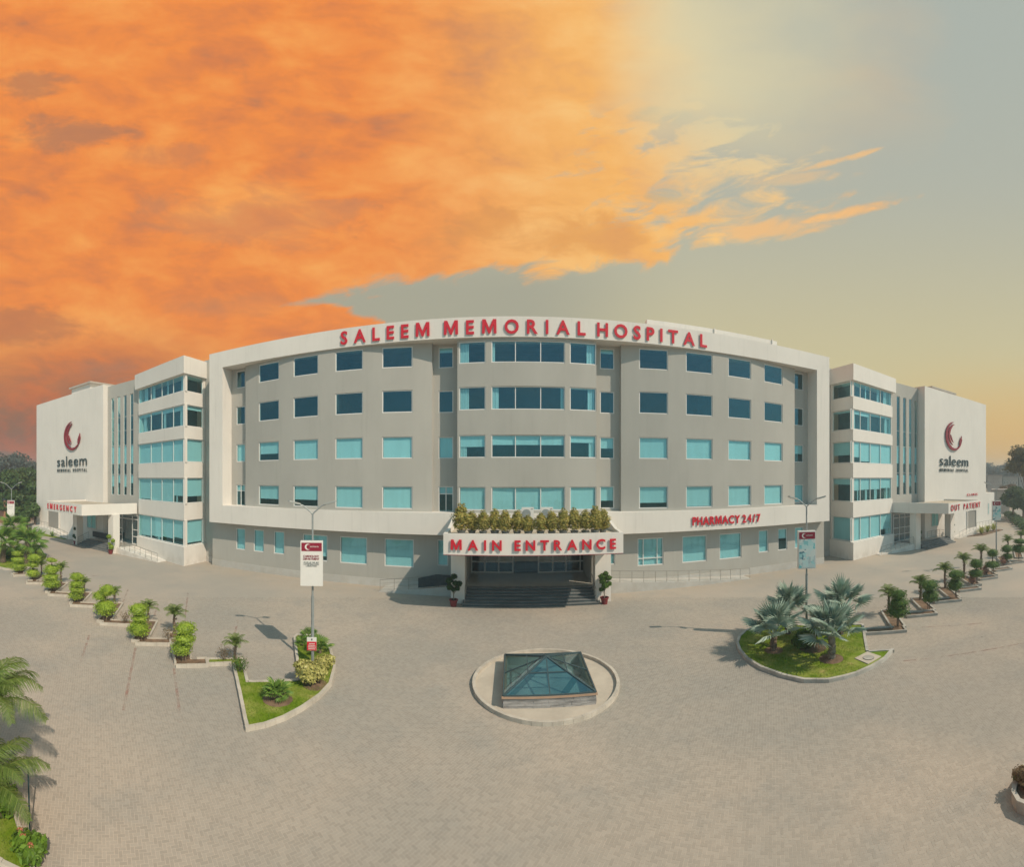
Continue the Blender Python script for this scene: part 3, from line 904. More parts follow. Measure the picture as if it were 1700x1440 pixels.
for xa, xb in zip(gx, gx[1:]):
    if abs(xa - gx[4]) < .01: continue
    for z in (.96, 1.85, 3.1): eg.box(xa + .05, xb - .05, 37.26, 37.34, z - .05, z + .05)
eg.box(gx[4] + .05, gx[5] - .05, 37.26, 37.34, 3.1, 3.2)
eg = eg.build('entrance_glazing', ALU, main)
for xa, xb in zip(gx, gx[1:]):
    if abs(xa - gx[4]) < .01:
        c = (xa + xb) / 2
        for q, r in ((xa + .06, c - .01), (c + .01, xb - .06)):
            m_ = MB(); m_.box(q, r, 37.29, 37.31, .93, 3.1); m_.build('door_leaf', GLASSD, eg)
    else:
        for za, zb in ((1.01, 1.8), (1.9, 3.05), (3.15, CZ0)):
            m_ = MB(); m_.box(xa + .05, xb - .05, 37.295, 37.305, za, zb); m_.build('pane', GLASSD, eg)
m_ = MB(); m_.box(-3.62, 6.12, 41, 41.1, .9, CZ0); m_.box(-3.62, 6.12, 37.35, 41, .8, .9); m_.build('dark_lobby_backing', DARKIN, main)

# ramps beside the steps
def ramp(name, poly, top, parent, matl=PLINTH):
    m_ = MB(); m_.prism(poly, -.02, 0, 0, top); return m_.build(name, matl, parent)


ramp('entrance_ramp', [(7.2, 33.2), (20.4, 33.2), (20.4, YW - .06), (7.2, YW - .06)], [.9, .03, .03, .9], main)
ramp('entrance_ramp', [(-10.6, 32.9), (-3.6, 32.9), (-3.6, YW - .06), (-10.6, YW - .06)], [.03, .9, .9, .03], main)


def railing(label, pts, nposts, group=None, hgt=.92, ext=None):
    """Tubular hand rail along pts (base points), with posts and two lower rails."""
    P = [Vector(p) for p in pts]
    t = thing('handrail', label, 'railing', P[0], 0, group)
    loc = [p - P[0] for p in P]
    L = [0]
    for a, b in zip(loc, loc[1:]): L.append(L[-1] + (b - a).length)
    def at(s):
        for i in range(len(loc) - 1):
            if s <= L[i + 1] + 1e-6:
                return loc[i].lerp(loc[i + 1], (s - L[i]) / max(1e-6, L[i + 1] - L[i]))
        return loc[-1]
    m_ = MB(); m_.tube([p + Vector((0, 0, hgt)) for p in loc], .026, 8); m_.build('top_rail', CHROME, t)
    for h in (.32, .62):
        m_ = MB(); m_.tube([p + Vector((0, 0, h)) for p in loc], .011, 6); m_.build('lower_rail', CHROME, t)
    m_ = MB(); m_.tube([(0, 0, 0), (0, 0, hgt)], .02, 6); pm_ = m_.mesh('post', CHROME)
    for i in range(nposts): part('post', pm_, t, at(L[-1] * i / (nposts - 1)))
    return t


railing('long straight handrail on the ramp under the pharmacy sign', [(7.4, 33.27, .88), (20.3, 33.27, .03)], 14)
rl = railing('short handrail on the ramp left of the main entrance steps', [(-10.5, 32.97, .04), (-4.6, 32.97, .78)], 6)
m_ = MB(); m_.add([(-7.35, 32.9, 0.55), (-4.75, 32.9, .9), (-4.75, 32.9, 1.62), (-5.9, 32.88, 1.66), (-7.35, 32.9, 1.30), (-7.35, 32.86, 0.55), (-4.75, 32.86, .9), (-4.75, 32.86, 1.62), (-5.9, 32.84, 1.66), (-7.35, 32.86, 1.30)],
          [(4, 3, 2, 1, 0), (5, 6, 7, 8, 9), (0, 1, 6, 5), (1, 2, 7, 6), (2, 3, 8, 7), (3, 4, 9, 8), (4, 0, 5, 9)])
tag(m_.build('cloth_mat', mat('dark mat cloth', (.045, .06, .065), .95, .2, 3)), 'dark mat hung over the handrail left of the main entrance', 'mat')
for x, lab in ((-3.45, 'left'), (5.95, 'right')):
    railing('steel handrail beside the %s pillar of the main entrance steps' % lab, [(x, 30.65, .15), (x, 32.5, .9)], 3, 'handrails at the entrance steps')

# ------------------------------------------------------------------ signs of letters
def sign(name, label):
    return thing(name, label, 'sign')


s_ = sign('letter_sign', 'red capital letters reading SALEEM MEMORIAL HOSPITAL on the roof fascia')
for w, a, b in (('SALEEM', 566, 713.5), ('MEMORIAL', 737, 972), ('HOSPITAL', 991, 1173)):
    lettering(s_, w, (at_plane(a, YF), YF), (at_plane(b, YF), YF), 20.36, 1.10, RED, .05, .024, .94, off=.05)
s_ = sign('letter_sign', 'red capital letters reading PHARMACY 24/7 on the white band')
lettering(s_, 'PHARMACY', (at_plane(1149, YF), YF), (at_plane(1228, YF), YF), 5.08, .72, RED, .06, .026, .80, off=.05)
lettering(s_, '24/7', (at_plane(1232, YF), YF), (at_plane(1261.5, YF), YF), 5.08, .72, RED, .06, .026, .80, off=.05)
s_ = sign('letter_sign', 'red capital letters reading MAIN ENTRANCE on the canopy front')
lettering(s_, 'MAIN', (at_plane(748.5, CY), CY), (at_plane(833, CY), CY), 4.49, .66, RED, .06, .028, 1.0, off=.07)
lettering(s_, 'ENTRANCE', (at_plane(854, CY), CY), (at_plane(1022, CY), CY), 4.49, .66, RED, .06, .028, 1.0, off=.07)


# ------------------------------------------------------------------ the two wings
def crescent(parent, c, s, matl, depth=.12, yoff=.1, flip=1):
    """Swept crescent emblem of three feathered strokes, centre c on a wall facing -y, overall height s."""
    def stroke(o0, o1, a0, a1, n, ragged, name):
        m_ = MB(); pts = []
        for i in range(n + 1):
            t = a0 + (a1 - a0) * i / n
            pts.append((o0[0] + o0[2] * math.cos(t), o0[1] + o0[2] * 1.0 * math.sin(t)))
        ins = []
        for i in range(n + 1):
            t = a0 + (a1 - a0) * i / n
            w = math.sin(math.pi * min(1, max(0, i / n)) ** .8)
            k = o0[2] - (o1 * w) - ragged * (.5 if i % 3 == 1 else 0)
            ins.append((o0[0] + k * math.cos(t), o0[1] + k * math.sin(t)))
        for i in range(n):
            q = [pts[i], pts[i + 1], ins[i + 1], ins[i]]
            for yy, rev in ((-depth, False), (0, True)):
                p = [(c[0] + x * s * 1.1, c[1] - yoff + yy, c[2] + z * s) for x, z in q]
                m_.quad(p[::-1] if rev else p)
            for a, b in ((0, 1), (2, 3)):
                x0, z0 = q[a]; x1, z1 = q[b]
                m_.quad([(c[0] + x0 * s * 1.1, c[1] - yoff - depth, c[2] + z0 * s), (c[0] + x0 * s * 1.1, c[1] - yoff, c[2] + z0 * s), (c[0] + x1 * s * 1.1, c[1] - yoff, c[2] + z1 * s), (c[0] + x1 * s * 1.1, c[1] - yoff - depth, c[2] + z1 * s)])
        m_.build(name, matl, parent)
    R = math.radians
    stroke((0, 0, .50), .105, R(92), R(352), 34, .012, 'crescent_stroke')
    stroke((.03, .045, .375), .095, R(92), R(256), 24, .014, 'crescent_stroke')
    stroke((.06, .02, .27), .05, R(176), R(250), 10, .02, 'crescent_stroke')
    stroke((.0, -.0, .47), .09, R(318), R(366), 10, .03, 'crescent_stroke')


def bay_rows(side):
    return [(1.97, 4.65), (6.40, 9.07), (10.75, 13.18), (14.5, 16.74), (18.15, 19.88)]


def wing(side, A, depth, B, ysl, xsl, ywh, xend, slit_px, win_px, blinds, label, side_px):
    """side -1 left wing, +1 right wing. A: front bay corner, B: outer end of the bay front, slit wall plane ysl out to xsl,
    white end wall plane ywh from xsl to xend."""
    W = thing('hospital_wing', label, 'building', (0, 0, 0))
    zt = ZT
    A = Vector(A); B = Vector(B); d = (B - A).normalized(); nrm = Vector((d.y, -d.x)) if side > 0 else Vector((-d.y, d.x))
    back = A.y + depth
    def poly(o, ob=0):                        # bay outline pushed out by o
        a = A + nrm * o + Vector((-side * o, 0)); b = B + nrm * o + Vector((side * .0, 0)) + d * ob
        return [(a.x, a.y), (b.x, b.y), (b.x, max(ysl, b.y) + 2.0), (a.x, back + .5)]
    bands = [(-.02, 1.95, .34), (4.67, 6.38, .10), (9.09, 10.73, .10), (13.2, 14.48, .10), (16.76, 18.13, .10), (19.9, zt, .42)]
    for z0, z1, o in bands:
        m_ = MB(); m_.prism(poly(o, .35 if z0 > 19 else 0), z0, z1)
        m_.build('parapet' if z0 > 19 else 'plinth_wall' if z0 < 0 else 'spandrel_band', WHITE, W)
    m_ = MB(); pp = poly(-1.9); m_.prism(pp, 0, zt - .4); m_.build('interior_rooms', DARKIN, W)
    # fit the front windows to their columns
    def on_front(px):
        t = math.tan(az(px)); return (A.x - A.y * t) / (d.y * t - d.x)
    for ri, (z0, z1) in enumerate(bay_rows(side)):
        fm = [on_front(p) for p in win_px]
        a = A + d * fm[0]; b = A + d * fm[-1]
        fr_ = [(q - fm[0]) / (fm[-1] - fm[0]) for q in fm[1:-1]]
        bl_ = blinds[ri][0]
        dr = [[(.05, .14), (.42, .47)], [(.08, .13), (.36, .44), (.6, .66), (.80, .84)], [], [(.1, .16), (.55, .6), (.88, .97)], [(.12, .2), (.30, .37), (.62, .66), (.9, .97)]][ri]
        if side < 0: window(W, b, a, z0, z1, [1 - q for q in fr_[::-1]], (), bl_[::-1], .02, .09, drapes=dr)
        else: window(W, a, b, z0, z1, fr_, (), bl_, .02, .09, drapes=[(1 - y, 1 - x) for x, y in dr])
        s0 = Vector((A.x, A.y + .12)); s1 = Vector((A.x, A.y + depth - .25))
        if side < 0: window(W, s0, s1, z0, z1, (), (), blinds[ri][1], .02, .09)
        else: window(W, s1, s0, z0, z1, (), (), blinds[ri][1], .02, .09)
        m_ = MB(); cpost = A - nrm * .02; m_.box(cpost.x - .16, cpost.x + .16, cpost.y - .02, cpost.y + .28, z0 - .03, z1 + .03); m_.build('corner_post', WHITE, W)
        m_ = MB(); m_.box(A.x - .1, A.x + .1, A.y + depth - .26, A.y + depth + .1, z0 - .03, z1 + .03); m_.build('corner_post', WHITE, W)
    # end faces of the bay between the bands
    e = B + d * .001
    m_ = MB(); m_.box(min(e.x, e.x - side * .35), max(e.x, e.x - side * .35), e.y + .1, max(ysl, e.y) + 1.9, 1.9, 19.95); m_.build('end_wall', WHITE, W)
    # slit wall
    x0, x1 = sorted((B.x, xsl))
    zs0, zs1 = 6.82, 19.75
    hs = []
    for p in slit_px:
        x = at_plane(p, ysl); hs.append((x - .33, x + .33, zs0, zs1))
    m_ = MB(); wall(m_, lambda x: (x, ysl), x0 - (1.2 if side > 0 else .2), x1 + (1.2 if side < 0 else .2), -.02, zt - .25, hs, .18); m_.build('slit_wall', GREY, W)
    for i, h in enumerate(hs):
        window(W, (h[0], ysl), (h[1], ysl), h[2], h[3], (), [9.5, 10.9, 13.3, 15.2, 17.0] if side < 0 else [9.7, 13.2, 15.2], (.0,), .07, .045, label=None)
        for (za, zb) in ((10.95, 13.25), (7.9 + .5 * (i % 2), 9.45)):
            b = MB(); b.box(h[0] + .06, h[1] - .06, ysl + .19, ysl + .21, za, zb); b.build('blind', BLIND, W)
    m_ = MB(); m_.box(x0, x1, ysl + 2.6, ysl + 2.7, 0, zt - .4); m_.build('interior_rooms', DARKIN, W)
    # white end block with the emblem
    xa, xb = sorted((xsl, xend))
    m_ = MB()
    m_.box(xa, xb, ywh, ywh + .4, -.02, zt); m_.box(xa, xa + .4, ywh + .4, 60, -.02, zt - .003); m_.box(xb - .4, xb, ywh + .4, 60, -.02, zt - .003); m_.box(xa + .4, xb - .4, ywh + .4, 60, zt - 1, zt - .8)
    m_.build('end_block_wall', WHITE, W)
    m_ = MB(); c0, c1 = sorted((A.x - side * (3.0 if side > 0 else 2.4), xsl)); m_.box(c0, c1, ysl + 3, 60, zt - .9, zt - .55); m_.build('roof_slab', ROOFT, W)
    # connecting wall between the bay and the white frame
    xc = XR if side > 0 else XL
    xa, xb = sorted((xc, A.x)); m_ = MB(); m_.box(xa, xb, back, back + .4, -.02, zt + .2); m_.build('link_wall', GREY, W)
    m_ = MB(); m_.box(xa, xb, back - .06, back - .003, -.02, .6); m_.build('wall_plinth', PLINTH, W)
    return W


bl_left = [(( .72, .80, .86, .9), .90), ((.70, 1, 1, .92), .72), ((1, 1, 1, .96), 1), ((.22, .2, .12, .16), .18), ((0, 0, 0, 0), 0)]
bl_right = [((1, 1, 1, .72), 1), ((.52, .5, .5, .46), .27), ((.72, .9, 1, .95), .62), ((.2, .22, .1, .1), .1), ((0, 0, 0, 0), 0)]
WL = wing(-1, (-31.0, 32.5), 3.2, (-40.4, 34.35), 34.75, -47.5, 34.0, -67.4, (187, 197.2, 207.5, 218.5), (307, 287.5, 268.5, 250.5, 230), bl_left,
          'white emergency wing with a banded corner bay at the left end of the hospital', None)
WR = wing(1, (34.0, 33.9), 3.6, (42.3, 35.2), 35.5, 48.4, 34.4, 66.7, (1491.5, 1502, 1511.7, 1520.8), (1412.5, 1428.5, 1445, 1462, 1480), bl_right,
          'white outpatient wing with a banded corner bay at the right end of the hospital', None)
m_ = MB(); m_.box(66.71, 70.2, 34.5, 52, -.02, 6.4); m_.build('side_block', WHITE, WR)
window(WR, (67.6, 34.5), (68.1, 34.5), 2.6, 4.6, rec=-.04)

# stair heads on the roofs
for W, px0, px1, z in ((WL, 119, 150, 24.6), (WR, 1546, 1582, 23.6)):
    x0, x1 = at_plane(px0, 39), at_plane(px1, 39)
    m_ = MB(); m_.box(x0, x1, 39, 45, ZT - .8, z - .25); h_ = m_.build('stair_head', GREY if W is WR else WHITE, W)
    m_ = MB(); m_.box(x0 - .25, x1 + .5, 38.6, 45.4, z - .249, z); m_.build('roof_slab', ROOFT, h_)

# emblem and name on the end walls
for W, side, pxc, y, ta, tb, lab in ((WL, -1, 121, 34.0, 96, 145, 'left'), (WR, 1, 1582.5, 34.4, 1559.5, 1606.5, 'right')):
    s_ = sign('wall_emblem', 'crimson crescent emblem over dark hospital name on the %s end wall' % ('emergency wing' if side < 0 else 'outpatient wing'))
    cx = at_plane(pxc, y)
    crescent(s_, (cx, y, 15.35), 4.3, REDL)
    x0, x1 = at_plane(ta, y), at_plane(tb, y)
    lettering(s_, 'saleem', (x0, y), (x1, y), 10.85, 1.62, SLATE, .10, -.006, 1.35)
    lettering(s_, 'MEMORIAL HOSPITAL', (x0, y), (x1, y), 10.0, .44, SLATE, .08, .004, .9)


# side canopies (porte-cocheres)
def side_canopy(W, C, L, R, Lb, name, z0=4.65, z1=5.95):
    """C: free front corner, L: the other front corner, R: where the inner edge meets the bay, Lb: outer back corner"""
    P = [C, L, Lb, R]
    m_ = MB(); m_.prism(P, z0, z1 - .25)
    c = Vector(((C[0] + L[0] + R[0] + Lb[0]) / 4, (C[1] + L[1] + R[1] + Lb[1]) / 4))
    for a, b in ((C, L), (R, C), (L, Lb)):
        a = Vector(a); b = Vector(b); dd = (b - a).normalized(); n = Vector((-dd.y, dd.x))
        if (c - a).dot(n) < 0: n = -n
        off = .0 if (tuple(a), tuple(b)) == (tuple(C), tuple(L)) else .02
        sa = a + dd * (0 if not off else .22 if tuple(a) in (tuple(L), tuple(C)) else 0); sb = b - dd * (0 if not off else .22 if tuple(b) in (tuple(C), tuple(L)) else 0)
        m_.prism([tuple(sa), tuple(sb), tuple(sb + n * .22), tuple(sa + n * .22)], z1 - .25, z1)
    k = m_.build(name, WHITE, W)
    m_ = MB(); q = [tuple(Vector(p) + (c - Vector(p)) * .06) for p in P]; m_.prism(q, z1 - .249, z1 - .22); m_.build('deck', DECK, k)
    return k


kL = side_canopy(WL, (-42.45, 27.3), (-51.9, 27.5), (-40.75, 34.3), (-51.9, 33.99), 'emergency_canopy')
kR = side_canopy(WR, (44.7, 28.2), (53.6, 28.4), (42.35, 35.15), (53.6, 34.39), 'outpatient_canopy')
for K, xs, y, w in ((kL, (-41.75, -49.9), 31.0, 1.0), (kR, (44.2, 52.4), 33.0 - .6, 1.0)):
    for x in xs: m_ = MB(); m_.box(x - w / 2, x + w / 2, y, y + w, 0, 4.65); m_.build('pillar', WHITE, K)
s_ = sign('letter_sign', 'red capital letters reading EMERGENCY on the left canopy')
lettering(s_, 'EMERGENCY', (at_plane(77.5, 27.4) + .2, 27.49), (at_plane(127, 27.3), 27.32), 4.97, .72, RED, .06, .004, .80, off=.04)
s_ = sign('letter_sign', 'red capital letters reading OUT PATIENT on the right canopy')
lettering(s_, 'OUT PATIENT', (at_plane(1578.5, 28.2), 28.23), (at_plane(1626.5, 28.4), 28.38), 4.98, .76, RED, .06, .004, .80, off=.04)
s_ = sign('letter_sign', 'tiny red letters reading CLINIC on the wall above the outpatient canopy')
lettering(s_, 'CLINIC', (at_plane(1605, 34.4), 34.4), (at_plane(1622, 34.4), 34.4), 6.15, .34, RED, .08, .02, 1.3)
m_ = MB(); m_.box(at_plane(87, 33.9), at_plane(97.5, 33.9), 33.9, 33.97, 4.05, 4.4); tag(m_.build('door_sign', RED), 'small red strip sign over the side door left of the emergency canopy pillar', 'sign')

# doors, platforms, steps and ramps of the wings
def glazed_door(W, xa, xb, y, z0, z1, cols):
    m_ = MB(); xs = [xa + (xb - xa) * q for q in cols]
    for x in xs: m_.box(x - .06, x + .06, y - .06, y, z0, z1)
    for a, b in zip(xs, xs[1:]):
        w = b - a
        for z in ((z0 + .05, z0 + .95, z0 + 1.8, z1 - .55, z1 - .05) if w < (xb - xa) * .4 else (z1 - .55, z1 - .05)):
            m_.box(a + .06, b - .06, y - .055, y - .005, z - .05, z + .05)
    f = m_.build('glazed_entrance', ALU, W)
    for a, b in zip(xs, xs[1:]):
        m_ = MB(); m_.box(a + .06, b - .06, y - .03, y - .02, z0, z1); m_.build('pane', GLASSD, f)
    m_ = MB(); m_.box(xa, xb, y + .0, y + .3, z0, z1); return f


hole_mat = DARKIN
for W, xa, xb, y, cols in ((WL, -44.9, -41.0, 34.72, (0, .18, .72, 1)), (WR, 42.9, 47.6, 35.47, (0, .25, .5, .78, 1))):
    glazed_door(W, xa, xb, y, .75, 4.4, cols)
    m_ = MB(); m_.box(xa - .1, xb + .1, y + .005, y + .022, .75, 4.45); m_.build('dark_lobby_backing', DARKIN, W)  # thin dark sheet behind the panes paints the lobby's shade


def wing_steps(W, x0, x1, yf, yb, zp=.75, n=5):
    s = bpy.data.objects.new('wing_steps', None); COL.objects.link(s); s.parent = W
    for i in range(n):
        y0 = yf + i * .36; y1 = yf + (i + 1) * .36 if i < n - 1 else yf + n * .36 + .05
        m_ = MB(); m_.box(x0, x1, y0, y1, -.02, zp * (i + 1) / n - .03); m_.box(x0 - .02, x1 + .02, y0 - .03, y1 + .005, zp * (i + 1) / n - .03, zp * (i + 1) / n); m_.build('step', GRANITE, s)
    m_ = MB(); m_.box(x0, x1, yf + n * .36 + .052, yb, -.02, zp); m_.build('porch_floor', TILE, s)


wing_steps(WL, -49.3, -42.2, 31.0, 34.73); wing_steps(WR, 44.9, 51.8, 31.5, 35.48)
m_ = MB(); m_.box(-42.19, -40.9, 32.2, 34.73, -.02, .75); m_.build('porch_floor', TILE, WL)
ramp('wing_ramp', [(-41.2, 31.5), (-34.0, 31.5), (-34.0, 33.0), (-41.2, 34.2)], [.75, .03, .03, .75], WL, WHITE)
ramp('wing_ramp', [(38.0, 33.4), (43.7, 32.6), (43.7, 35.2), (38.4, 34.5)], [.03, .75, .75, .03], WR, WHITE)
ramp('wing_ramp', [(-54.4, 32.6), (-61, 32.6), (-61, 33.99), (-54.4, 33.99)], [.03, .95, .95, .03], WL, WHITE)
m_ = MB(); m_.box(-66.5, -61.003, 32.6, 33.99, -.02, .95); m_.build('ramp_landing', WHITE, WL)
ramp('wing_ramp', [(55.2, 33.0), (61, 33.0), (61, 34.39), (55.2, 34.39)], [.03, .9, .9, .03], WR, WHITE)
m_ = MB(); m_.box(61.003, 67.5, 33.0, 34.39, -.02, .9); m_.build('ramp_landing', WHITE, WR)
railing('sloping handrail on the ramp below the emergency wing bay windows', [(-40.7, 31.56, .75), (-34.1, 31.56, .03)], 8)
railing('sloping handrail on the ramp below the outpatient wing bay windows', [(38.2, 33.42, .03), (43.6, 32.7, .73)], 8)
railing('handrail rising along the emergency wing end wall', [(-54.6, 32.66, .03), (-61, 32.66, .95), (-66.3, 32.66, .95)], 12)
railing('handrail rising along the outpatient wing end wall', [(55.4, 33.06, .03), (61, 33.06, .9), (67.3, 33.06, .9)], 12)
railing('handrail on the inner side of the emergency canopy steps', [(-49.2, 31.1, .15), (-49.2, 32.8, .75)], 3)
m_ = MB(); m_.box(-49.15, -45.3, 33.4, 33.46, .98, 1.75); tag(m_.build('cloth_mat', mat('dark mat cloth', (.045, .06, .065), .95)), 'dark mat hung under the emergency canopy window', 'mat')
railing('handrail across the porch under the outpatient canopy', [(48.5, 34.0, .75), (51.7, 34.0, .75), (52.3, 33.6, .6)], 5)
window(WL, (at_plane(145, 33.98), 33.98), (at_plane(160, 33.98), 33.98), 2.0, 4.1, (.5,), (), (.1, .3), -.09, .07)
window(WR, (at_plane(1546, 34.38), 34.38), (at_plane(1557.5, 34.38), 34.38), 2.2, 4.4, (.5,), (), (1, 1), -.09, .07)
for W, a, b, y in ((WL, 80, 98.5, 33.985), (WR, 1605.5, 1620, 34.385)):
    x0, x1 = at_plane(a, y), at_plane(b, y)
    m_ = MB(); m_.box(x0, x1, y - .012, y, .95, 3.75); d_ = m_.build('side_door', mat('door recess', (.30, .28, .25), .8), W)
    m_ = MB()
    for x in (x0, x1): m_.box(x - .08, x + .08, y - .14, y - .013, .95, 3.9)
    m_.box(x0 + .08, x1 - .08, y - .14, y - .013, 3.75, 3.9); m_.build('door_frame', WHITE, d_)

# ------------------------------------------------------------------ forecourt: skylight in its ring
sk = thing('skylight', 'low glass pyramid skylight on a stone base inside the round kerb', 'skylight', (1.46, 19.1, 0))
hw, hd, ZE = 1.86, 2.0, .50
for side in range(4):                          # split-stone courses round the base
    L2, D2 = (hw, hd) if side % 2 == 0 else (hd, hw)
    m_ang = side * math.pi / 2
    for row in range(4):
        n = 6
        cuts = [-L2] + [(-L2 + 2 * L2 * (i + (.5 if row % 2 else 0) + random.uniform(-.12, .12)) / n) for i in range(1, n)] + [L2]
        for a, b in zip(cuts, cuts[1:]):
            m_ = MB(); pr = random.uniform(0, .025)
            m_.box(a + .004, b - .004, -D2 - pr, -D2 + .1, row * .105 + .003, row * .105 + .100)
            part('stone', m_.mesh('stone', STONE), sk, (0, 0, 0), (0, 0, m_ang))
m_ = MB()
for x0, x1, y0, y1 in ((-hw + .1, hw - .1, -hd + .1, -hd + .14), (-hw + .1, hw - .1, hd - .14, hd - .1), (-hw + .1, -hw + .14, -hd + .14, hd - .14), (hw - .14, hw - .1, -hd + .14, hd - .14)): m_.box(x0, x1, y0, y1, 0, .42)
m_.box(-hw + .14, hw - .14, -hd + .14, hd - .14, .0, .05)
m_.build('shaft_wall', mat('pale shaft wall', (.40, .44, .40), .8, .2, .8), sk)
m_ = MB(); e = .06
for x0, x1, y0, y1 in ((-hw - e, hw + e, -hd - e, -hd + .12), (-hw - e, hw + e, hd - .12, hd + e), (-hw - e, -hw + .12, -hd + .12, hd - .12), (hw - .12, hw + e, -hd + .12, hd - .12)):
    m_.box(x0, x1, y0, y1, .421, .50)
m_.build('eave_trim', WOOD, sk)
ap = Vector((0, 0, 1.24)); cn = [Vector((-hw, -hd, ZE + .02)), Vector((hw, -hd, ZE + .02)), Vector((hw, hd, ZE + .02)), Vector((-hw, hd, ZE + .02))]
m_ = MB()
for c in cn: m_.beam(c, ap, .075, .07)
for i in range(4):
    a, b = cn[i], cn[(i + 1) % 4]; mid = (a + b) / 2
    m_.beam(mid, ap, .05, .06); m_.beam(a.lerp(ap, .55), b.lerp(ap, .55), .05, .06); m_.beam(a, b, .06, .06)
m_.build('glazing_bar', BAR, sk)
for i in range(4):
    a, b = cn[i], cn[(i + 1) % 4]; mid = (a + b) / 2; nr = (b - a).cross(ap - a).normalized()
    for p, q in ((a, mid), (mid, b)):
        for lo, hi in ((0, .55), (.55, 1)):
            Q = [p.lerp(ap, lo), q.lerp(ap, lo), q.lerp(ap, hi), p.lerp(ap, hi)] if hi < 1 else [p.lerp(ap, lo), q.lerp(ap, lo), ap.copy()]
            m_ = MB(); n = len(Q)
            m_.add([tuple(x + nr * .012) for x in Q] + [tuple(x - nr * .0) for x in Q], [tuple(range(n)), tuple(range(2 * n - 1, n - 1, -1))] + [(j, n + j, n + (j + 1) % n, (j + 1) % n) for j in range(n)])
            m_.build('pane', GLASSK, sk)
m_ = MB()
m_.beam((-1.6, -1.2, .06), (-.2, 1.6, .06), .25, .02); m_.beam((.4, -1.6, .06), (1.5, .6, .06), .3, .02); m_.build('shaft_floor', mat('green shaft floor', (.10, .20, .19), .6), sk)


def kerb_ring(parent, poly, w, h, ln=.5, matl=KERB, z0=-.02, closed=True, gap=.008, zlow=None):
    """Kerb stones set one by one along the outside of a polyline; w is the width towards the inside (left of travel)."""
    pts = [Vector((p[0], p[1])) for p in poly]
    if closed: pts = pts + [pts[0]]
    for a, b in zip(pts, pts[1:]):
        L = (b - a).length; d = (b - a) / L; n = Vector((-d.y, d.x))
        k = max(1, round(L / ln))
        for i in range(k):
            p = a + d * (L * i / k + gap / 2); q = a + d * (L * (i + 1) / k - gap / 2)
            dz = random.uniform(-.006, .006); dn = n * random.uniform(-.006, .006)
            m_ = MB(); m_.prism([tuple(p + dn), tuple(q + dn), tuple(q + dn + n * w), tuple(p + dn + n * w)], z0, h + dz)
            m_.build('kerb_stone', matl, parent)


rg = thing('skylight_surround', 'round raised kerb ring with cream screed around the skylight', 'kerb ring', (0, 0, 0))
rc = (1.46, 19.25); NR = 52
ring = [(rc[0] + 3.28 * math.cos(2 * math.pi * k / NR), rc[1] + 3.42 * math.sin(2 * math.pi * k / NR)) for k in range(NR)]
kerb_ring(rg, ring, .14, .17, .4, KERBR)
m_ = MB(); m_.prism([(rc[0] + 3.15 * math.cos(2 * math.pi * k / NR), rc[1] + 3.29 * math.sin(2 * math.pi * k / NR)) for k in range(NR)], -.01, .02); m_.build('screed_floor', SCREED, rg)


# ------------------------------------------------------------------ plants
def pinnate(L, rise, droop, nl, ll, wid, seed, segs=10, drop=.35):
    """One feather frond along +x: arching stalk and paired leaflets."""
    r = random.Random(seed); P = []
    for i in range(segs + 1):
        t = i / segs
        ang = rise - droop * t ** 1.2
        P.append(Vector((0, 0, 0)) if i == 0 else P[-1] + Vector((math.cos(ang), 0, math.sin(ang))) * (L / segs))
    tri = []
    def at(t):
        f = t * segs; i = min(segs - 1, int(f)); return P[i].lerp(P[i + 1], f - i), (P[i + 1] - P[i]).normalized()
    for i in range(nl):
        t = .16 + .84 * (i + .5) / nl
        p, d = at(t); l = ll * (math.sin(math.pi * (.12 + .84 * t)) ** .7) * r.uniform(.85, 1.12)
        for sgn in (-1, 1):
            sd = Vector((0, sgn, 0)); up = d.cross(Vector((0, 1, 0))) * -1
            v = (sd * .80 + d * .52 + up * r.uniform(.05, .32)).normalized()
            w = d * wid * .5
            m1 = p + v * l * .55; e = m1 + (v + Vector((0, 0, -drop * r.uniform(.7, 1.6)))).normalized() * l * .5
            tri.append([p - w, p + w, m1 + w * .9, m1 - w * .9]); tri.append([m1 - w * .9, m1 + w * .9, e + w * .08, e - w * .08])
    for i in range(segs):
        a, b = P[i], P[i + 1]; w0 = .022 * (1 - i / segs) + .006; w1 = .022 * (1 - (i + 1) / segs) + .006
        for s in ((0, 1, 0), (0, 0, 1)):
            s = Vector(s); tri.append([a - s * w0, a + s * w0, b + s * w1, b - s * w1])
    return np_mesh('frond', np.array([[tuple(q) for q in f] for f in tri]), 4, L_PALM)


FR_S = [pinnate(.95, 1.0 + .1 * i, 1.75 + .15 * i, 17, .30, .030, i) for i in range(3)]
FR_L = [pinnate(2.5, .95 + .1 * i, 1.9 + .2 * i, 44, .62, .036, 10 + i, 16, .95) for i in range(3)]


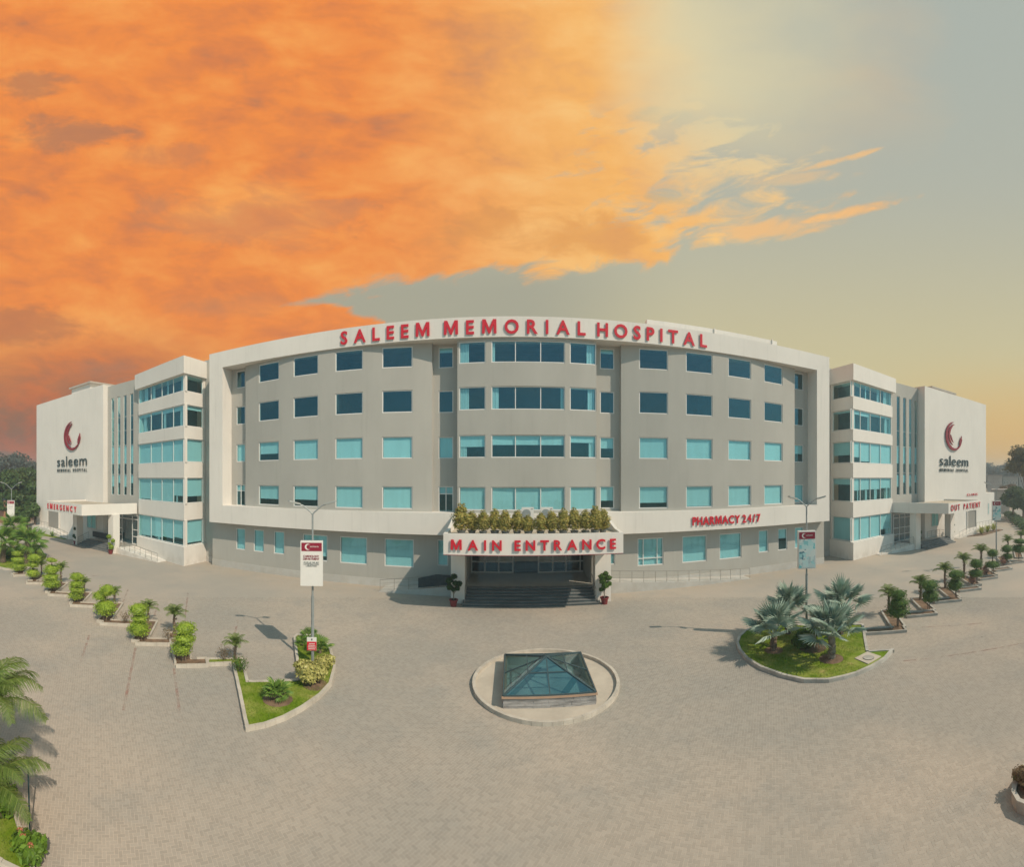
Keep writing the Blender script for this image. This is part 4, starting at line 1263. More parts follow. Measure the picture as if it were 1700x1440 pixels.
def fan(petiole, R, n, spread, matl, seed, fold=.16, stiff=1.0, w=1.0, web=.58):
    """One fan leaf along +x: stalk, then pleated segments spreading from its tip."""
    r = random.Random(seed); F_ = []
    tip = Vector((petiole, 0, 0)); pw = .028
    for s in (Vector((0, pw, 0)), Vector((0, 0, pw * .6))): F_.append([-s, s, tip + s * .7, tip - s * .7])
    for i in range(n):
        a = -spread / 2 + spread * (i + .5) / n; da = spread / n / 2 * w
        l = R * (.72 + .28 * math.cos(a * .55)) * r.uniform(.92, 1.06)
        z0 = .05 * R * math.cos(a)
        dz = -(1 - stiff) * l * .6
        ct = lambda q, k, z: tip + Vector((math.cos(q) * k, math.sin(q) * k, z))
        mid = web * l
        p0 = tip; pl = ct(a - da, mid, fold * .12 - .03 * R); pr = ct(a + da, mid, fold * .12 - .03 * R); pc = ct(a, mid * 1.02, z0 * .3 + fold * .25)
        e = ct(a + r.uniform(-.03, .03), l, dz - .03 * R + z0 * .2)
        F_.append([p0, pl, e, pc]); F_.append([p0, pc, e, pr])
    return np_mesh('fan_leaf', np.array([[tuple(q) for q in f] for f in F_]), 4, matl)


FAN_B = [fan(.95, .95, 22, 4.3, L_BIS, i, .5, .95, .92, .40) for i in range(3)]
FAN_G = [fan(.80, 1.05, 20, 4.4, L_FAN, 20 + i, .3, .62, .95, .45) for i in range(3)]
FAN_S = [fan(.42, .50, 13, 3.9, L_FAN, 40 + i, .2, .8, .85) for i in range(3)]


def trunk_mesh(h, r0, r1, matl, seed=0, rings=True):
    m_ = MB(); r = random.Random(seed); n = 9
    pts = [(math.sin(i * .7 + seed) * .02 * h, math.cos(i * .6 + seed) * .02 * h - .02 * h * math.cos(seed), h * i / n) for i in range(n + 1)]
    rad = [(r0 + (r1 - r0) * i / n) * (1 + (.12 if i % 2 else -.04)) for i in range(n + 1)]
    m_.tube(pts, rad, 9)
    for k in range(int(h * 16)):                  # old leaf bases
        a = r.uniform(0, 6.283); z = r.uniform(.12 * h, .98 * h); q = r0 + (r1 - r0) * z / h
        c = Vector((math.cos(a) * q, math.sin(a) * q, z)); o = Vector((math.cos(a), math.sin(a), .9)) * (.09 + .25 * q); s = Vector((-math.sin(a), math.cos(a), 0)) * .05
        m_.quad([c - s, c + s, c + o + s * .3, c + o - s * .3])
    return m_.mesh('trunk', matl)


def palm(name, label, cat, loc, h, r0, r1, fronds, n, elev, group=None, s=1.0, bark=BARK, seed=0, twist=0.0, fname='frond'):
    t = thing(name, label, cat, loc, random.Random(seed).uniform(0, 6.28), group, s)
    r = random.Random(seed + 5)
    part('trunk', trunk_mesh(h, r0, r1, bark, seed), t)
    for i in range(n):
        a = i * 2.39996 + r.uniform(-.2, .2); f = i / max(1, n - 1)
        el = elev[0] + (elev[1] - elev[0]) * f + r.uniform(-.1, .1)
        k = r.uniform(.85, 1.1)
        part(fname, fronds[i % len(fronds)], t, (math.cos(a) * r1 * .5, math.sin(a) * r1 * .5, h - .02 - .12 * h * (1 - f) * .4), (r.uniform(-twist, twist), -el, a), k)
    return t


# topiary: trunk and clipped tiers; several tier meshes, shared
def tier_mesh(seed, matl, rx, rz, n, size):
    return foliage('tier', [((0, 0, 0), (rx, rx * .95, rz), n)], size, matl, 1, seed, .80)


TIER = {}
for tone, ml in (('lime', L_TOP), ('deep', L_TOPD)):
    TIER[tone] = [tier_mesh(3 + i, ml, .5, zz, 1000, .036) for i, zz in enumerate((.23, .28, .34) if tone == 'lime' else (.21, .28, .34))]


def topiary(label, loc, tiers, tone, group, seed=0, stems=3):
    """tiers: (height of centre, radius, mesh index, offset x)"""
    t = thing('topiary', label, 'topiary', loc, random.Random(seed).uniform(-.5, .5), group)
    r = random.Random(seed)
    top = max(q[0] for q in tiers)
    m_ = MB()
    for k in range(stems):
        a = 2.1 * k + seed; m_.tube([(math.cos(a) * .10, math.sin(a) * .10, 0), (math.cos(a + .8) * .06, math.sin(a + .8) * .06, top * .5), (0, 0, top)], [.035, .03, .02], 6)
    m_.build('trunk', BARK, t)
    kz = 1.0 if tone == 'lime' else 1.14
    for z, rad, mi, ox in tiers: part('tier', TIER[tone][mi], t, (ox, r.uniform(-.06, .06), z), (r.uniform(-.08, .08), r.uniform(-.08, .08), r.uniform(0, 6)), rad * kz / .5)
    return t


def shrub(name, label, cat, loc, clumps, size, matl, group=None, seed=0, stems=4, h=.4, dens=1):
    t = thing(name, label, cat, loc, 0, group)
    m_ = MB()
    for k in range(stems):
        a = 6.28 * k / stems + seed; m_.tube([(math.cos(a) * .08, math.sin(a) * .08, 0), (math.cos(a) * .25, math.sin(a) * .25, h)], [.03, .015], 5)
    m_.build('stem', BARK, t)
    part('foliage', foliage('foliage', clumps, size, matl, dens, seed), t)
    return t


# potted conical shrubs standing on the canopy
CONE = [foliage('foliage', [((0, 0, .70), (.40, .40, .58), 1300), ((.01, .01, 1.12), (.24, .24, .36), 400)], .052, L_CONE, 1, 60 + i, .6) for i in range(4)]
m_ = MB(); m_.lathe([(.20, 0), (.25, .22), (.29, .26), (.29, .30), (.25, .30), (.24, .27)], 18); POTM = m_.mesh('pot', POTG)
m_ = MB(); m_.tube([(0, 0, .2), (.01, 0, .5)], [.03, .02], 6); STM = m_.mesh('stem', BARK)
cone_px = [766, 783.5, 802, 821.5, 839, 858.5, 877, 897.5, 916, 935, 953.5, 971.5, 988, 1001]
cone_h = [1.28, .94, .98, 1.06, 1.0, 1.02, .78, .88, .97, 1.07, 1.08, 1.0, 1.16, 1.02]
cone_y = [28.30, 28.62, 28.30, 28.38, 28.28, 28.40, 28.32, 28.30, 28.34, 28.28, 28.36, 28.32, 28.26, 28.70]
word = ['leftmost and tallest', 'second', 'third', 'fourth', 'fifth', 'sixth', 'seventh', 'eighth', 'ninth', 'tenth', 'eleventh', 'twelfth', 'thirteenth', 'rightmost']
for i, p in enumerate(cone_px):
    lab = ('%s bronze potted shrub on the main entrance canopy' % word[i]) if i in (0, 13) else '%s bronze potted shrub from the left on the main entrance canopy' % word[i]
    t = thing('potted_shrub', lab, 'potted shrub', (at_plane(p, cone_y[i]), cone_y[i], CZ1 - .17), i * 1.3, 'potted shrubs along the canopy edge')
    part('pot', POTM, t, s=.95 + .1 * (i % 3 == 0)); part('stem', STM, t)
    k = cone_h[i] * 1.04; part('foliage', CONE[i % 4], t, (0, 0, .14), (0, 0, i * 2.1), (1.30 * (1.2 if i == 0 else 1), 1.30 * (1.2 if i == 0 else 1), k))

# air-conditioning units behind them
for p, lab in ((876, 'white air conditioner unit on the canopy nearer the left end'), (908, 'white air conditioner unit on the canopy nearer the right end')):
    y = 31.5; t = thing('air_conditioner', lab, 'air conditioner', (at_plane(p, y), y, CZ1 - .17), 0, 'air conditioner units on the canopy')
    m_ = MB(); m_.box(-.44, .44, -.16, .16, .75, 1.62); m_.box(-.4, -.3, -.14, .14, 0, .75); m_.box(.3, .4, -.14, .14, 0, .75); m_.build('casing', SIGNW, t)
    m_ = MB(); m_.lathe([(.29, 0), (.32, 0), (.32, .02), (.29, .02)], 24); f = m_.mesh('fan_guard', STEEL); part('fan_guard', f, t, (-.1, -.162, 1.18), (math.radians(90), 0, 0))
    m_ = MB(); m_.lathe([(.01, 0), (.28, 0), (.28, .006), (.01, .006)], 24)
    part('fan', m_.mesh('fan', mat('grey fan mesh', (.30, .28, .25), .6)), t, (-.1, -.162, 1.18), (math.radians(90), 0, 0))
    m_ = MB(); m_.box(.22, .38, -.164, -.16, 1.48, 1.52); m_.build('badge', SLATE, t)


# potted trees with pom-pom clumps at the entrances
def pot_tree(label, loc, clumps, stem, dark=L_POT, s=1.0, seed=0, rz=0):
    t = thing('potted_tree', label, 'potted tree', loc, rz, 'potted trees at the entrances', s)
    m_ = MB(); m_.lathe([(.20, 0), (.27, .38), (.32, .42), (.32, .50), (.28, .50), (.27, .46)], 20); m_.build('pot', TERRA, t)
    m_ = MB(); m_.lathe([(.01, .45), (.27, .45), (.27, .46), (.01, .46)], 16); m_.build('soil', SOIL, t)
    m_ = MB()
    for c, r, n in clumps: m_.tube([(0, 0, .44), (stem[0], 0, .44 + (c[2] - .44) * .5), c], [.04, .03, .015], 6)
    m_.build('trunk', BARKG, t)
    for i, cl in enumerate(clumps): part('foliage', foliage('foliage', [((0, 0, 0), cl[1], cl[2])], .055, dark, 1, seed * 7 + i, .7), t, cl[0])
    return t


pc = lambda L: [((x, y, z), (r * .84, r * .84, r * .70), int(900 * r / .25)) for x, y, z, r in L]
g0 = ground(753, 1007); pot_tree('potted pom-pom tree by the left pillar of the main entrance', (g0[0], g0[1], 0), pc([(.02, 0, 2.12, .26), (-.30, 0, 1.82, .30), (.14, -.05, 1.66, .24), (.40, 0, 1.62, .25), (-.26, 0, 1.36, .27), (.26, 0, 1.28, .22), (-.02, 0, 1.2, .2)]), (0, 0), seed=1)
g0 = ground(1003.5, 1003); pot_tree('potted pom-pom tree by the right pillar of the main entrance', (g0[0], g0[1], 0), pc([(.10, 0, 2.20, .22), (-.16, 0, 1.98, .32), (.30, 0, 1.88, .26), (-.12, 0, 1.66, .3), (.30, 0, 1.46, .26), (.02, -.1, 1.36, .30), (-.22, 0, 1.06, .2)]), (0, 0), L_TOPD, seed=2)
g0 = ground(125, 904); pot_tree('potted tree of two round clumps left of the emergency steps', (g0[0], g0[1], 0), pc([(.1, 0, 2.15, .36), (-.1, 0, 1.15, .42), (.2, 0, .95, .3)]), (.05, 0), s=1.0, seed=3)
g0 = ground(183.5, 920); pot_tree('loose light green potted tree right of the emergency steps', (g0[0], g0[1], 0), pc([(-.32, 0, 2.05, .34), (.34, .1, 1.62, .30), (-.1, -.1, 1.22, .22), (.12, 0, .86, .40)]), (.0, 0), L_TOP, seed=4)
g0 = ground(1525.5, 911); pot_tree('layered dark potted tree beside the left pillar of the outpatient canopy', (g0[0], g0[1], 0), pc([(-.2, 0, 2.3, .3), (.1, 0, 2.1, .4), (-.1, 0, 1.75, .36), (.15, 0, 1.35, .34), (0, 0, .95, .3)]), (.0, 0), s=1.0, seed=5)
g0 = ground(1580.5, 896); pot_tree('dark potted tree with three round tiers right of the outpatient steps', (g0[0], g0[1], 0), pc([(.1, 0, 2.15, .42), (-.1, 0, 1.6, .38), (.1, 0, 1.1, .36)]), (.0, 0), s=1.0, seed=6)


# ------------------------------------------------------------------ traffic islands
def gz(pts, z): return [ground(x, y, z)[:2] for x, y in pts]


def fix_ccw(p):
    a = sum(p[i][0] * p[(i + 1) % len(p)][1] - p[(i + 1) % len(p)][0] * p[i][1] for i in range(len(p)))
    return p if a > 0 else p[::-1]


def inset(p, w):
    n = len(p); out = []
    for i in range(n):
        a, b, c = Vector(p[i - 1]), Vector(p[i]), Vector(p[(i + 1) % n])
        d1 = (b - a).normalized(); d2 = (c - b).normalized(); n1 = Vector((-d1.y, d1.x)); n2 = Vector((-d2.y, d2.x))
        m = (n1 + n2); m = m / max(.35, m.dot(n1)) if m.length > 1e-4 else n1
        q = b + m * w; out.append((q.x, q.y))
    return out


def tri_poly(poly):
    from mathutils.geometry import tessellate_polygon
    return tessellate_polygon([[Vector((x, y, 0)) for x, y in poly]])


def flat(poly, z, zb, name, matl, parent):
    m_ = MB(); n = len(poly)
    m_.add([(x, y, z) for x, y in poly], [tuple(t) for t in tri_poly(poly)])
    for i in range(n):
        a, b = poly[i], poly[(i + 1) % n]; m_.quad([(*a, zb), (*b, zb), (*b, z), (*a, z)])
    me = m_.mesh(name, matl)
    import bmesh
    bm = bmesh.new(); bm.from_mesh(me); bmesh.ops.recalc_face_normals(bm, faces=bm.faces); bm.to_mesh(me); bm.free()
    return place(name, me, parent)


def inside(p, poly):
    x, y = p; c = False; n = len(poly)
    for i in range(n):
        x1, y1 = poly[i]; x2, y2 = poly[(i + 1) % n]
        if (y1 > y) != (y2 > y) and x < (x2 - x1) * (y - y1) / (y2 - y1) + x1: c = not c
    return c


def blades(poly, z, n, parent, holes=(), seed=0):
    r = random.Random(seed); xs = [p[0] for p in poly]; ys = [p[1] for p in poly]; T = []
    tries = 0
    while len(T) < n and tries < n * 6:
        tries += 1
        p = (r.uniform(min(xs), max(xs)), r.uniform(min(ys), max(ys)))
        if not inside(p, poly) or any((p[0] - h[0]) ** 2 + (p[1] - h[1]) ** 2 < h[2] ** 2 for h in holes): continue
        a = r.uniform(0, 6.28); w = .012; h = r.uniform(.02, .055); c, s_ = math.cos(a) * w, math.sin(a) * w; ex, ey = r.uniform(-.03, .03), r.uniform(-.03, .03)
        T.append([(p[0] - c, p[1] - s_, z), (p[0] + c, p[1] + s_, z), (p[0] + ex, p[1] + ey, z + h)])
    o = place('grass', np_mesh('grass', np.array(T), 3, LAWN), parent); o['kind'] = 'stuff'
    return o


def soil_ring(parent, c, r, z):
    m_ = MB(); n = 20
    pts = [(c[0] + r * (1 + .06 * math.sin(3 * k)) * math.cos(2 * math.pi * k / n), c[1] + r * math.sin(2 * math.pi * k / n), z) for k in range(n)]
    m_.add([(c[0], c[1], z + .05)] + pts, [(0, k + 1, (k + 1) % n + 1) for k in range(n)]); m_.build('soil_bed', SOIL, parent)


ZK, ZL = .17, .13
# left island: a grass crescent with a long straight kerb and a leg running back along its curve
li_px = [(407.5, 1208), (385.5, 1100), (342, 1101.5), (343, 1092), (403, 1091), (413, 1129), (495, 1127), (487, 1057), (492, 1052), (516, 1054), (537, 1060), (551, 1078), (558, 1106), (551, 1133), (533, 1153), (505, 1173), (474, 1190), (441, 1202)]
li = fix_ccw(gz(li_px, ZK))
isl = thing('traffic_island', 'grass traffic island with straight kerbs left of the skylight', 'traffic island')
kerb_ring(isl, li, .14, ZK, .5, KERBR)
lin_ = inset(li, .145)
flat(lin_, ZL, 0, 'lawn', LAWN, isl)
gp = ground(461, 1161, ZL); gl = ground(519, 1103, ZL)
blades(lin_, ZL, 9000, isl, [(gp[0], gp[1], .62)], 1)
soil_ring(isl, gp, .62, ZL); q = ground(523, 1137, ZL); soil_ring(isl, q, .55, ZL)
q = ground(372, 1096, ZL)
# right island: teardrop lawn
ri_px = [(1222, 1066), (1226, 1055), (1236, 1046), (1258, 1037), (1300, 1036.5), (1370, 1036), (1434, 1035.5), (1442, 1080), (1484, 1077), (1472, 1091), (1450, 1105), (1424, 1116.5), (1400, 1123), (1376, 1128), (1334, 1128), (1299, 1120), (1262, 1107), (1238, 1092), (1226, 1078)]
ri = fix_ccw(gz(ri_px, ZK))
isr = thing('traffic_island', 'teardrop grass traffic island with silver palms right of the skylight', 'traffic island')
kerb_ring(isr, ri, .15, ZK, .48, KERB)
rin = inset(ri, .155)
flat(rin, ZL, 0, 'lawn', LAWN, isr)
pa = ground(1284.7, 1080, ZL); pb = ground(1380, 1094, ZL); pbush = ground(1339, 1077, ZL); pm_ = ground(1441.8, 1093.5, ZL)
blades(rin, ZL, 12000, isr, [(pa[0], pa[1], .4), (pb[0], pb[1], .6), (pm_[0], pm_[1], 1.0)], 2)
soil_ring(isr, pb, .62, ZL); soil_ring(isr, pa, .5, ZL); soil_ring(isr, ground(1350, 1076, ZL), .7, ZL)
mh = thing('manhole_cover', 'square concrete manhole slab with a round lid at the tip of the teardrop island', 'manhole', (pm_[0], pm_[1], ZL))
m_ = MB(); sl = [Vector(ground(*q, ZL)) - Vector((pm_[0], pm_[1], ZL)) for q in ((1419, 1094), (1440, 1083), (1463, 1091), (1441, 1103.5))]
m_.prism(fix_ccw([(q.x, q.y) for q in sl]), -.05, .035); m_.build('slab', SCREED, mh)
m_ = MB(); m_.lathe([(.20, .036), (.285, .036), (.285, .05), (.20, .05)], 28); m_.build('lid_frame', BLACK, mh)
m_ = MB(); m_.lathe([(.01, .036), (.27, .036), (.27, .062), (.01, .062)], 28); m_.build('lid', KERB, mh)


# zigzag medians
def strip_poly(a, b, w):
    a = Vector(a); b = Vector(b); d = (b - a).normalized(); n = Vector((-d.y, d.x)) * w / 2
    return [tuple(a - n), tuple(b - n), tuple(b + n), tuple(a + n)]


def planter(label, tip, far, nearA, nearB, group, matl):
    """One tooth of a zigzag median: a bed from the far corner to the near tip, and a bed along its near kerb."""
    t = thing('planter', label, 'planter', (0, 0, 0), 0, group)
    F_, T_ = Vector(ground(*far, ZK)[:2]), Vector(ground(*tip, ZK)[:2]); A_, B_ = Vector(ground(*nearA, ZK)[:2]), Vector(ground(*nearB, ZK)[:2])
    dn = (B_ - A_).normalized(); away = Vector((-dn.y, dn.x))
    if away.dot(A_) < 0: away = -away
    bed2 = fix_ccw([tuple(A_), tuple(B_), tuple(B_ + away * .85), tuple(A_ + away * .85)])
    e = (T_ - F_).normalized()
    bed1 = fix_ccw(strip_poly(F_ - e * .35, T_ + e * .1, .95))
    i1 = 0
    for bi, bed in enumerate((bed1, bed2)):
        n = len(bed); other = bed2 if bi == 0 else bed1
        for i in range(n):
            a, b = Vector(bed[i]), Vector(bed[(i + 1) % n]); L = (b - a).length; k = max(1, round(L / .6)); d = (b - a) / L; nn = Vector((-d.y, d.x)) * .11
            for j in range(k):
                p, q = a + d * (L * j / k + .004), a + d * (L * (j + 1) / k - .004)
                if inside(tuple((p + q) / 2 + nn * .5), other): continue
                m_ = MB(); m_.prism([tuple(p), tuple(q), tuple(q + nn), tuple(p + nn)], -.02, ZK + random.uniform(-.005, .005) + .003 * bi); m_.build('kerb_stone', matl, t)
        flat(inset(bed, .11), .10 + .004 * bi, 0, 'soil_bed', SOIL, t)
    return t


left_units = [  # tip, far corner, near kerb from - to
    ((30, 951), (46, 938), (22, 955), (48, 953)),
    ((54.5, 962.5), (71, 954.5), (43.4, 967), (76, 967)),
    ((85, 981.5), (103, 968), (79, 986), (118, 988)),
    ((126, 1000), (142, 984), (116, 1004), (160, 1006)),
    ((173, 1030), (193, 1002), (165, 1034), (222, 1037)),
    ((232, 1062), (249, 1032), (224, 1067), (296, 1068.5)),
    ((305, 1097), (292, 1052), (292, 1104), (346, 1103))]
right_units = [
    ((1491.5, 1040), (1474, 1014), (1437, 1051), (1506, 1046)),
    ((1542, 1012), (1523, 994), (1506, 1023), (1557, 1018)),
    ((1586, 992), (1566, 976), (1552, 999.5), (1597, 995)),
    ((1621, 970), (1599, 957), (1594, 980.5), (1630, 976)),
    ((1648, 954), (1628, 943.5), (1628, 961.5), (1657, 957.5)),
    ((1672, 935), (1661, 925), (1654, 947), (1681, 943)),
    ((1692, 925), (1688, 911), (1674, 935), (1702, 931.5))]
ordn = ['first', 'second', 'third', 'fourth', 'fifth', 'sixth', 'seventh']
for i, q in enumerate(left_units[::-1]):
    planter('kerbed zigzag planter, %s from the left traffic island towards the emergency wing' % ordn[i], *q, 'zigzag planters on the left', KERBR)
for i, q in enumerate(right_units):
    planter('kerbed zigzag planter, %s from the teardrop island towards the right edge' % ordn[i], *q, 'zigzag planters on the right', KERB)

tl = [  # left topiaries, from the island outwards: picture base, tiers (z, radius, mesh, dx)
    ((305, 1097), [(.62, .60, 1, -.12), (1.12, .62, 0, .05), (1.62, .58, 1, .1)]),
    ((232, 1063), [(.70, .68, 2, 0), (1.22, .52, 0, 0), (1.72, .64, 1, -.05)]),
    ((174.5, 1031), [(.85, .80, 2, 0), (1.55, .55, 1, -.38), (1.95, .58, 2, .15)]),
    ((127, 1000), [(.5, .62, 1, -.1), (.95, .62, 0, .1), (1.35, .60, 0, .1), (1.85, .58, 1, 0)]),
    ((86, 982), [(.65, .78, 1, 0), (1.15, .72, 0, .0), (1.75, .75, 1, -.1), (2.45, .38, 1, -.3), (2.55, .3, 0, .55)]),
    ((54.5, 962.5), [(.6, .72, 1, 0), (1.35, .62, 0, 0), (1.95, .68, 1, .15)]),
    ((30, 951), [(.6, .82, 1, 0), (1.25, .68, 0, .1), (1.8, .55, 1, -.1)])]
for i, (px, ti) in enumerate(tl):
    topiary('lime green tiered topiary, %s from the left traffic island in the zigzag planters' % ordn[i], ground(*px, .1), ti, 'lime', 'topiaries in the left planters', i)
tr = [
    ((1491.5, 1040.5), [(.95, .66, 1, 0), (1.45, .58, 1, -.05), (1.95, .50, 1, 0)]),
    ((1542.5, 1012.5), [(.95, .62, 2, .05), (1.68, .62, 1, 0)]),
    ((1586, 992.5), [(.95, .62, 2, .1), (1.75, .60, 1, -.05)]),
    ((1621, 970), [(.95, .60, 1, -.1), (1.75, .58, 2, -.05)]),
    ((1648, 954.5), [(.95, .68, 0, 0), (2.05, .52, 2, -.2)]),
    ((1672, 935), [(.7, .60, 1, 0), (1.5, .60, 2, 0)]),
    ((1692, 929), [(1.2, .85, 1, 0), (2.0, .68, 0, 0)])]
for i, (px, ti) in enumerate(tr):
    topiary('deep green cloud-clipped topiary, %s from the teardrop island in the zigzag planters' % ordn[i], ground(*px, .1), ti, 'deep', 'topiaries in the right planters', 20 + i, 2)

pl = [((390.5, 1096), .85, 0.84), ((290, 1052), 1.05, 0.97), ((246, 1031), .85, 0.88), ((190, 1001), .75, 0.84), ((140, 984), .8, 0.84), ((101.5, 968), 1.2, 0.97), ((69, 954), 1.0, 0.84)]
for i, (px, h, s_) in enumerate(pl):
    palm('small_palm', 'small feathery palm, %s from the left traffic island in the zigzag planters' % ordn[i], 'palm', ground(*px, .1), h, .085, .07, FR_S, 16, (.0, 1.0), 'small palms in the left planters', s_, BARK, 30 + i)
pr = [((1476, 1016), .95, 1.1), ((1528, 996), .95, 1.15), ((1569, 977), 1.15, 1.2), ((1600, 959.5), 1.2, 1.25), ((1629, 946), 1.4, 1.25), ((1673, 922), 1.3, 1.2), ((1695, 909), 1.2, 1.2)]
for i, (px, h, s_) in enumerate(pr):
    palm('small_palm', 'small feathery palm, %s from the teardrop island in the zigzag planters' % ordn[i], 'palm', ground(*px, .1), h, .085, .07, FR_S, 16, (.0, 1.0), 'small palms in the right planters', s_, BARK, 50 + i)
for px, lab in (((1636, 954), 'red leaved shrub between the fourth and fifth right planters'), ((1666, 937), 'red leaved shrub beside the far right lamp post'), ((1614, 969), 'small red shrub in the third right planter'), ((1698, 917), 'reddish shrub at the right edge of the planter row')):
    shrub('red_shrub', lab, 'shrub', ground(*px, .1), [((0, 0, .32), (.36, .36, .30), 260), ((.16, .1, .6), (.24, .24, .25), 130)], .06, L_RED, 'red shrubs in the right planters', hash(lab) % 7 if False else len(lab) % 9)
for px, lab in (((281, 1063), 'thin dry shrub left of the first topiary from the left island'), ((208, 1034), 'thin dry shrub between the second and third left topiaries'), ((372, 1097), 'dry twiggy shrub at the foot of the small palm nearest the left island'), ((398, 1116), 'low green shrubs in the leg of the left traffic island')):
    shrub('dry_shrub', lab, 'shrub', ground(*px, .1), [((0, 0, .35), (.42, .40, .34), 150)], .045, L_TOPD if 'low' in lab else L_DRY, 'thin shrubs in the left planters', len(lab) % 11, core=0) if False else None
    t = thing('dry_shrub', lab, 'shrub', ground(*px, .1), 0, 'thin shrubs in the left planters')
    m_ = MB()
    for k in range(6): a = k * 1.05; m_.tube([(0, 0, 0), (math.cos(a) * .2, math.sin(a) * .2, .35), (math.cos(a) * .38, math.sin(a) * .34, .65)], [.012, .009, .005], 5)
    m_.build('stem', BARK, t)
    part('foliage', np_mesh('foliage', leaves((0, 0, .42), (.46, .42, .36), 260 if 'low' not in lab else 700, .035, .2, seed=len(lab)), 4, L_DRY if 'low' not in lab else L_TOPD), t)

# planting on the left island
palm('fan_palm', 'low fan palm in a round soil bed on the left traffic island', 'palm', gp, .28, .10, .09, FAN_S, 17, (.05, 1.25), 'fan palms on the left island', .80, BARK, 70, .3, 'fan_leaf')
palm('fan_palm', 'low fan palm right of the lamp post on the left traffic island', 'palm', ground(531, 1085, ZL), .30, .09, .08, FAN_S, 9, (.1, 1.2), 'fan palms on the left island', .86, BARK, 71, .3, 'fan_leaf')
palm('fan_palm', 'low fan palm at the back end of the left traffic island', 'palm', ground(513, 1066, ZL), .35, .09, .08, FAN_S, 8, (.1, 1.2), 'fan palms on the left island', .78, BARK, 72, .3, 'fan_leaf')
palm('fan_palm', 'small low fan palm against the inner kerb of the left traffic island', 'palm', ground(502, 1072, ZL), .12, .08, .07, FAN_S, 7, (.1, 1.1), 'fan palms on the left island', .62, BARK, 73, .3, 'fan_leaf')
q = ground(512, 1136, ZL)
shrub('variegated_shrub', 'large pale yellow shrub at the foot of the left lamp post', 'shrub', q, [((0, 0, .62), (.62, .55, .36), 900), ((-.38, .1, .66), (.36, .36, .30), 420), ((.45, .15, .62), (.42, .40, .32), 480), ((.1, -.2, .48), (.5, .4, .28), 450)], .07, L_YEL, 'pale yellow shrubs', 5, 6, .5)
q = ground(537, 1115, ZL)
shrub('variegated_shrub', 'smaller pale yellow shrub right of the left lamp post', 'shrub', q, [((0, 0, .45), (.45, .42, .3), 560), ((.2, .2, .5), (.3, .3, .25), 260)], .065, L_YEL, 'pale yellow shrubs', 6, 4, .4)
# silver palms on the right island
palm('silver_palm', 'silver blue fan palm at the left of the teardrop island, in front', 'palm', pa, .85, .19, .15, FAN_B, 17, (.20, 1.48), 'silver palms on the teardrop island', 1.0, BARK, 80, .45, 'fan_leaf')
palm('silver_palm', 'silver blue fan palm behind the left one, beside the lamp post', 'palm', ground(1308, 1052, ZL), 1.15, .17, .14, FAN_B, 15, (.35, 1.48), 'silver palms on the teardrop island', 1.0, BARK, 81, .45, 'fan_leaf')
palm('silver_palm', 'stout silver blue fan palm with a clear trunk, nearest the manhole slab', 'palm', pb, 1.1, .19, .16, FAN_B, 20, (.12, 1.48), 'silver palms on the teardrop island', 1.03, BARKG, 82, .45, 'fan_leaf')
palm('silver_palm', 'tall silver blue fan palm at the back right of the teardrop island', 'palm', ground(1396, 1053, ZL), 1.35, .18, .15, FAN_B, 16, (.35, 1.48), 'silver palms on the teardrop island', 1.04, BARK, 83, .45, 'fan_leaf')
shrub('round_shrub', 'rounded dark green shrub between the silver palms', 'shrub', pbush, [((0, 0, .55), (.62, .55, .5), 1100), ((-.4, .1, .5), (.4, .4, .4), 500), ((.35, .2, .7), (.4, .4, .4), 500)], .075, L_TOPD, None, 8)
shrub('round_shrub', 'light green shrub at the foot of the right lamp post', 'shrub', ground(1352, 1056, ZL), [((0, 0, .6), (.6, .5, .45), 800), ((.4, 0, .5), (.4, .4, .4), 400)], .075, L_IXO, None, 9)


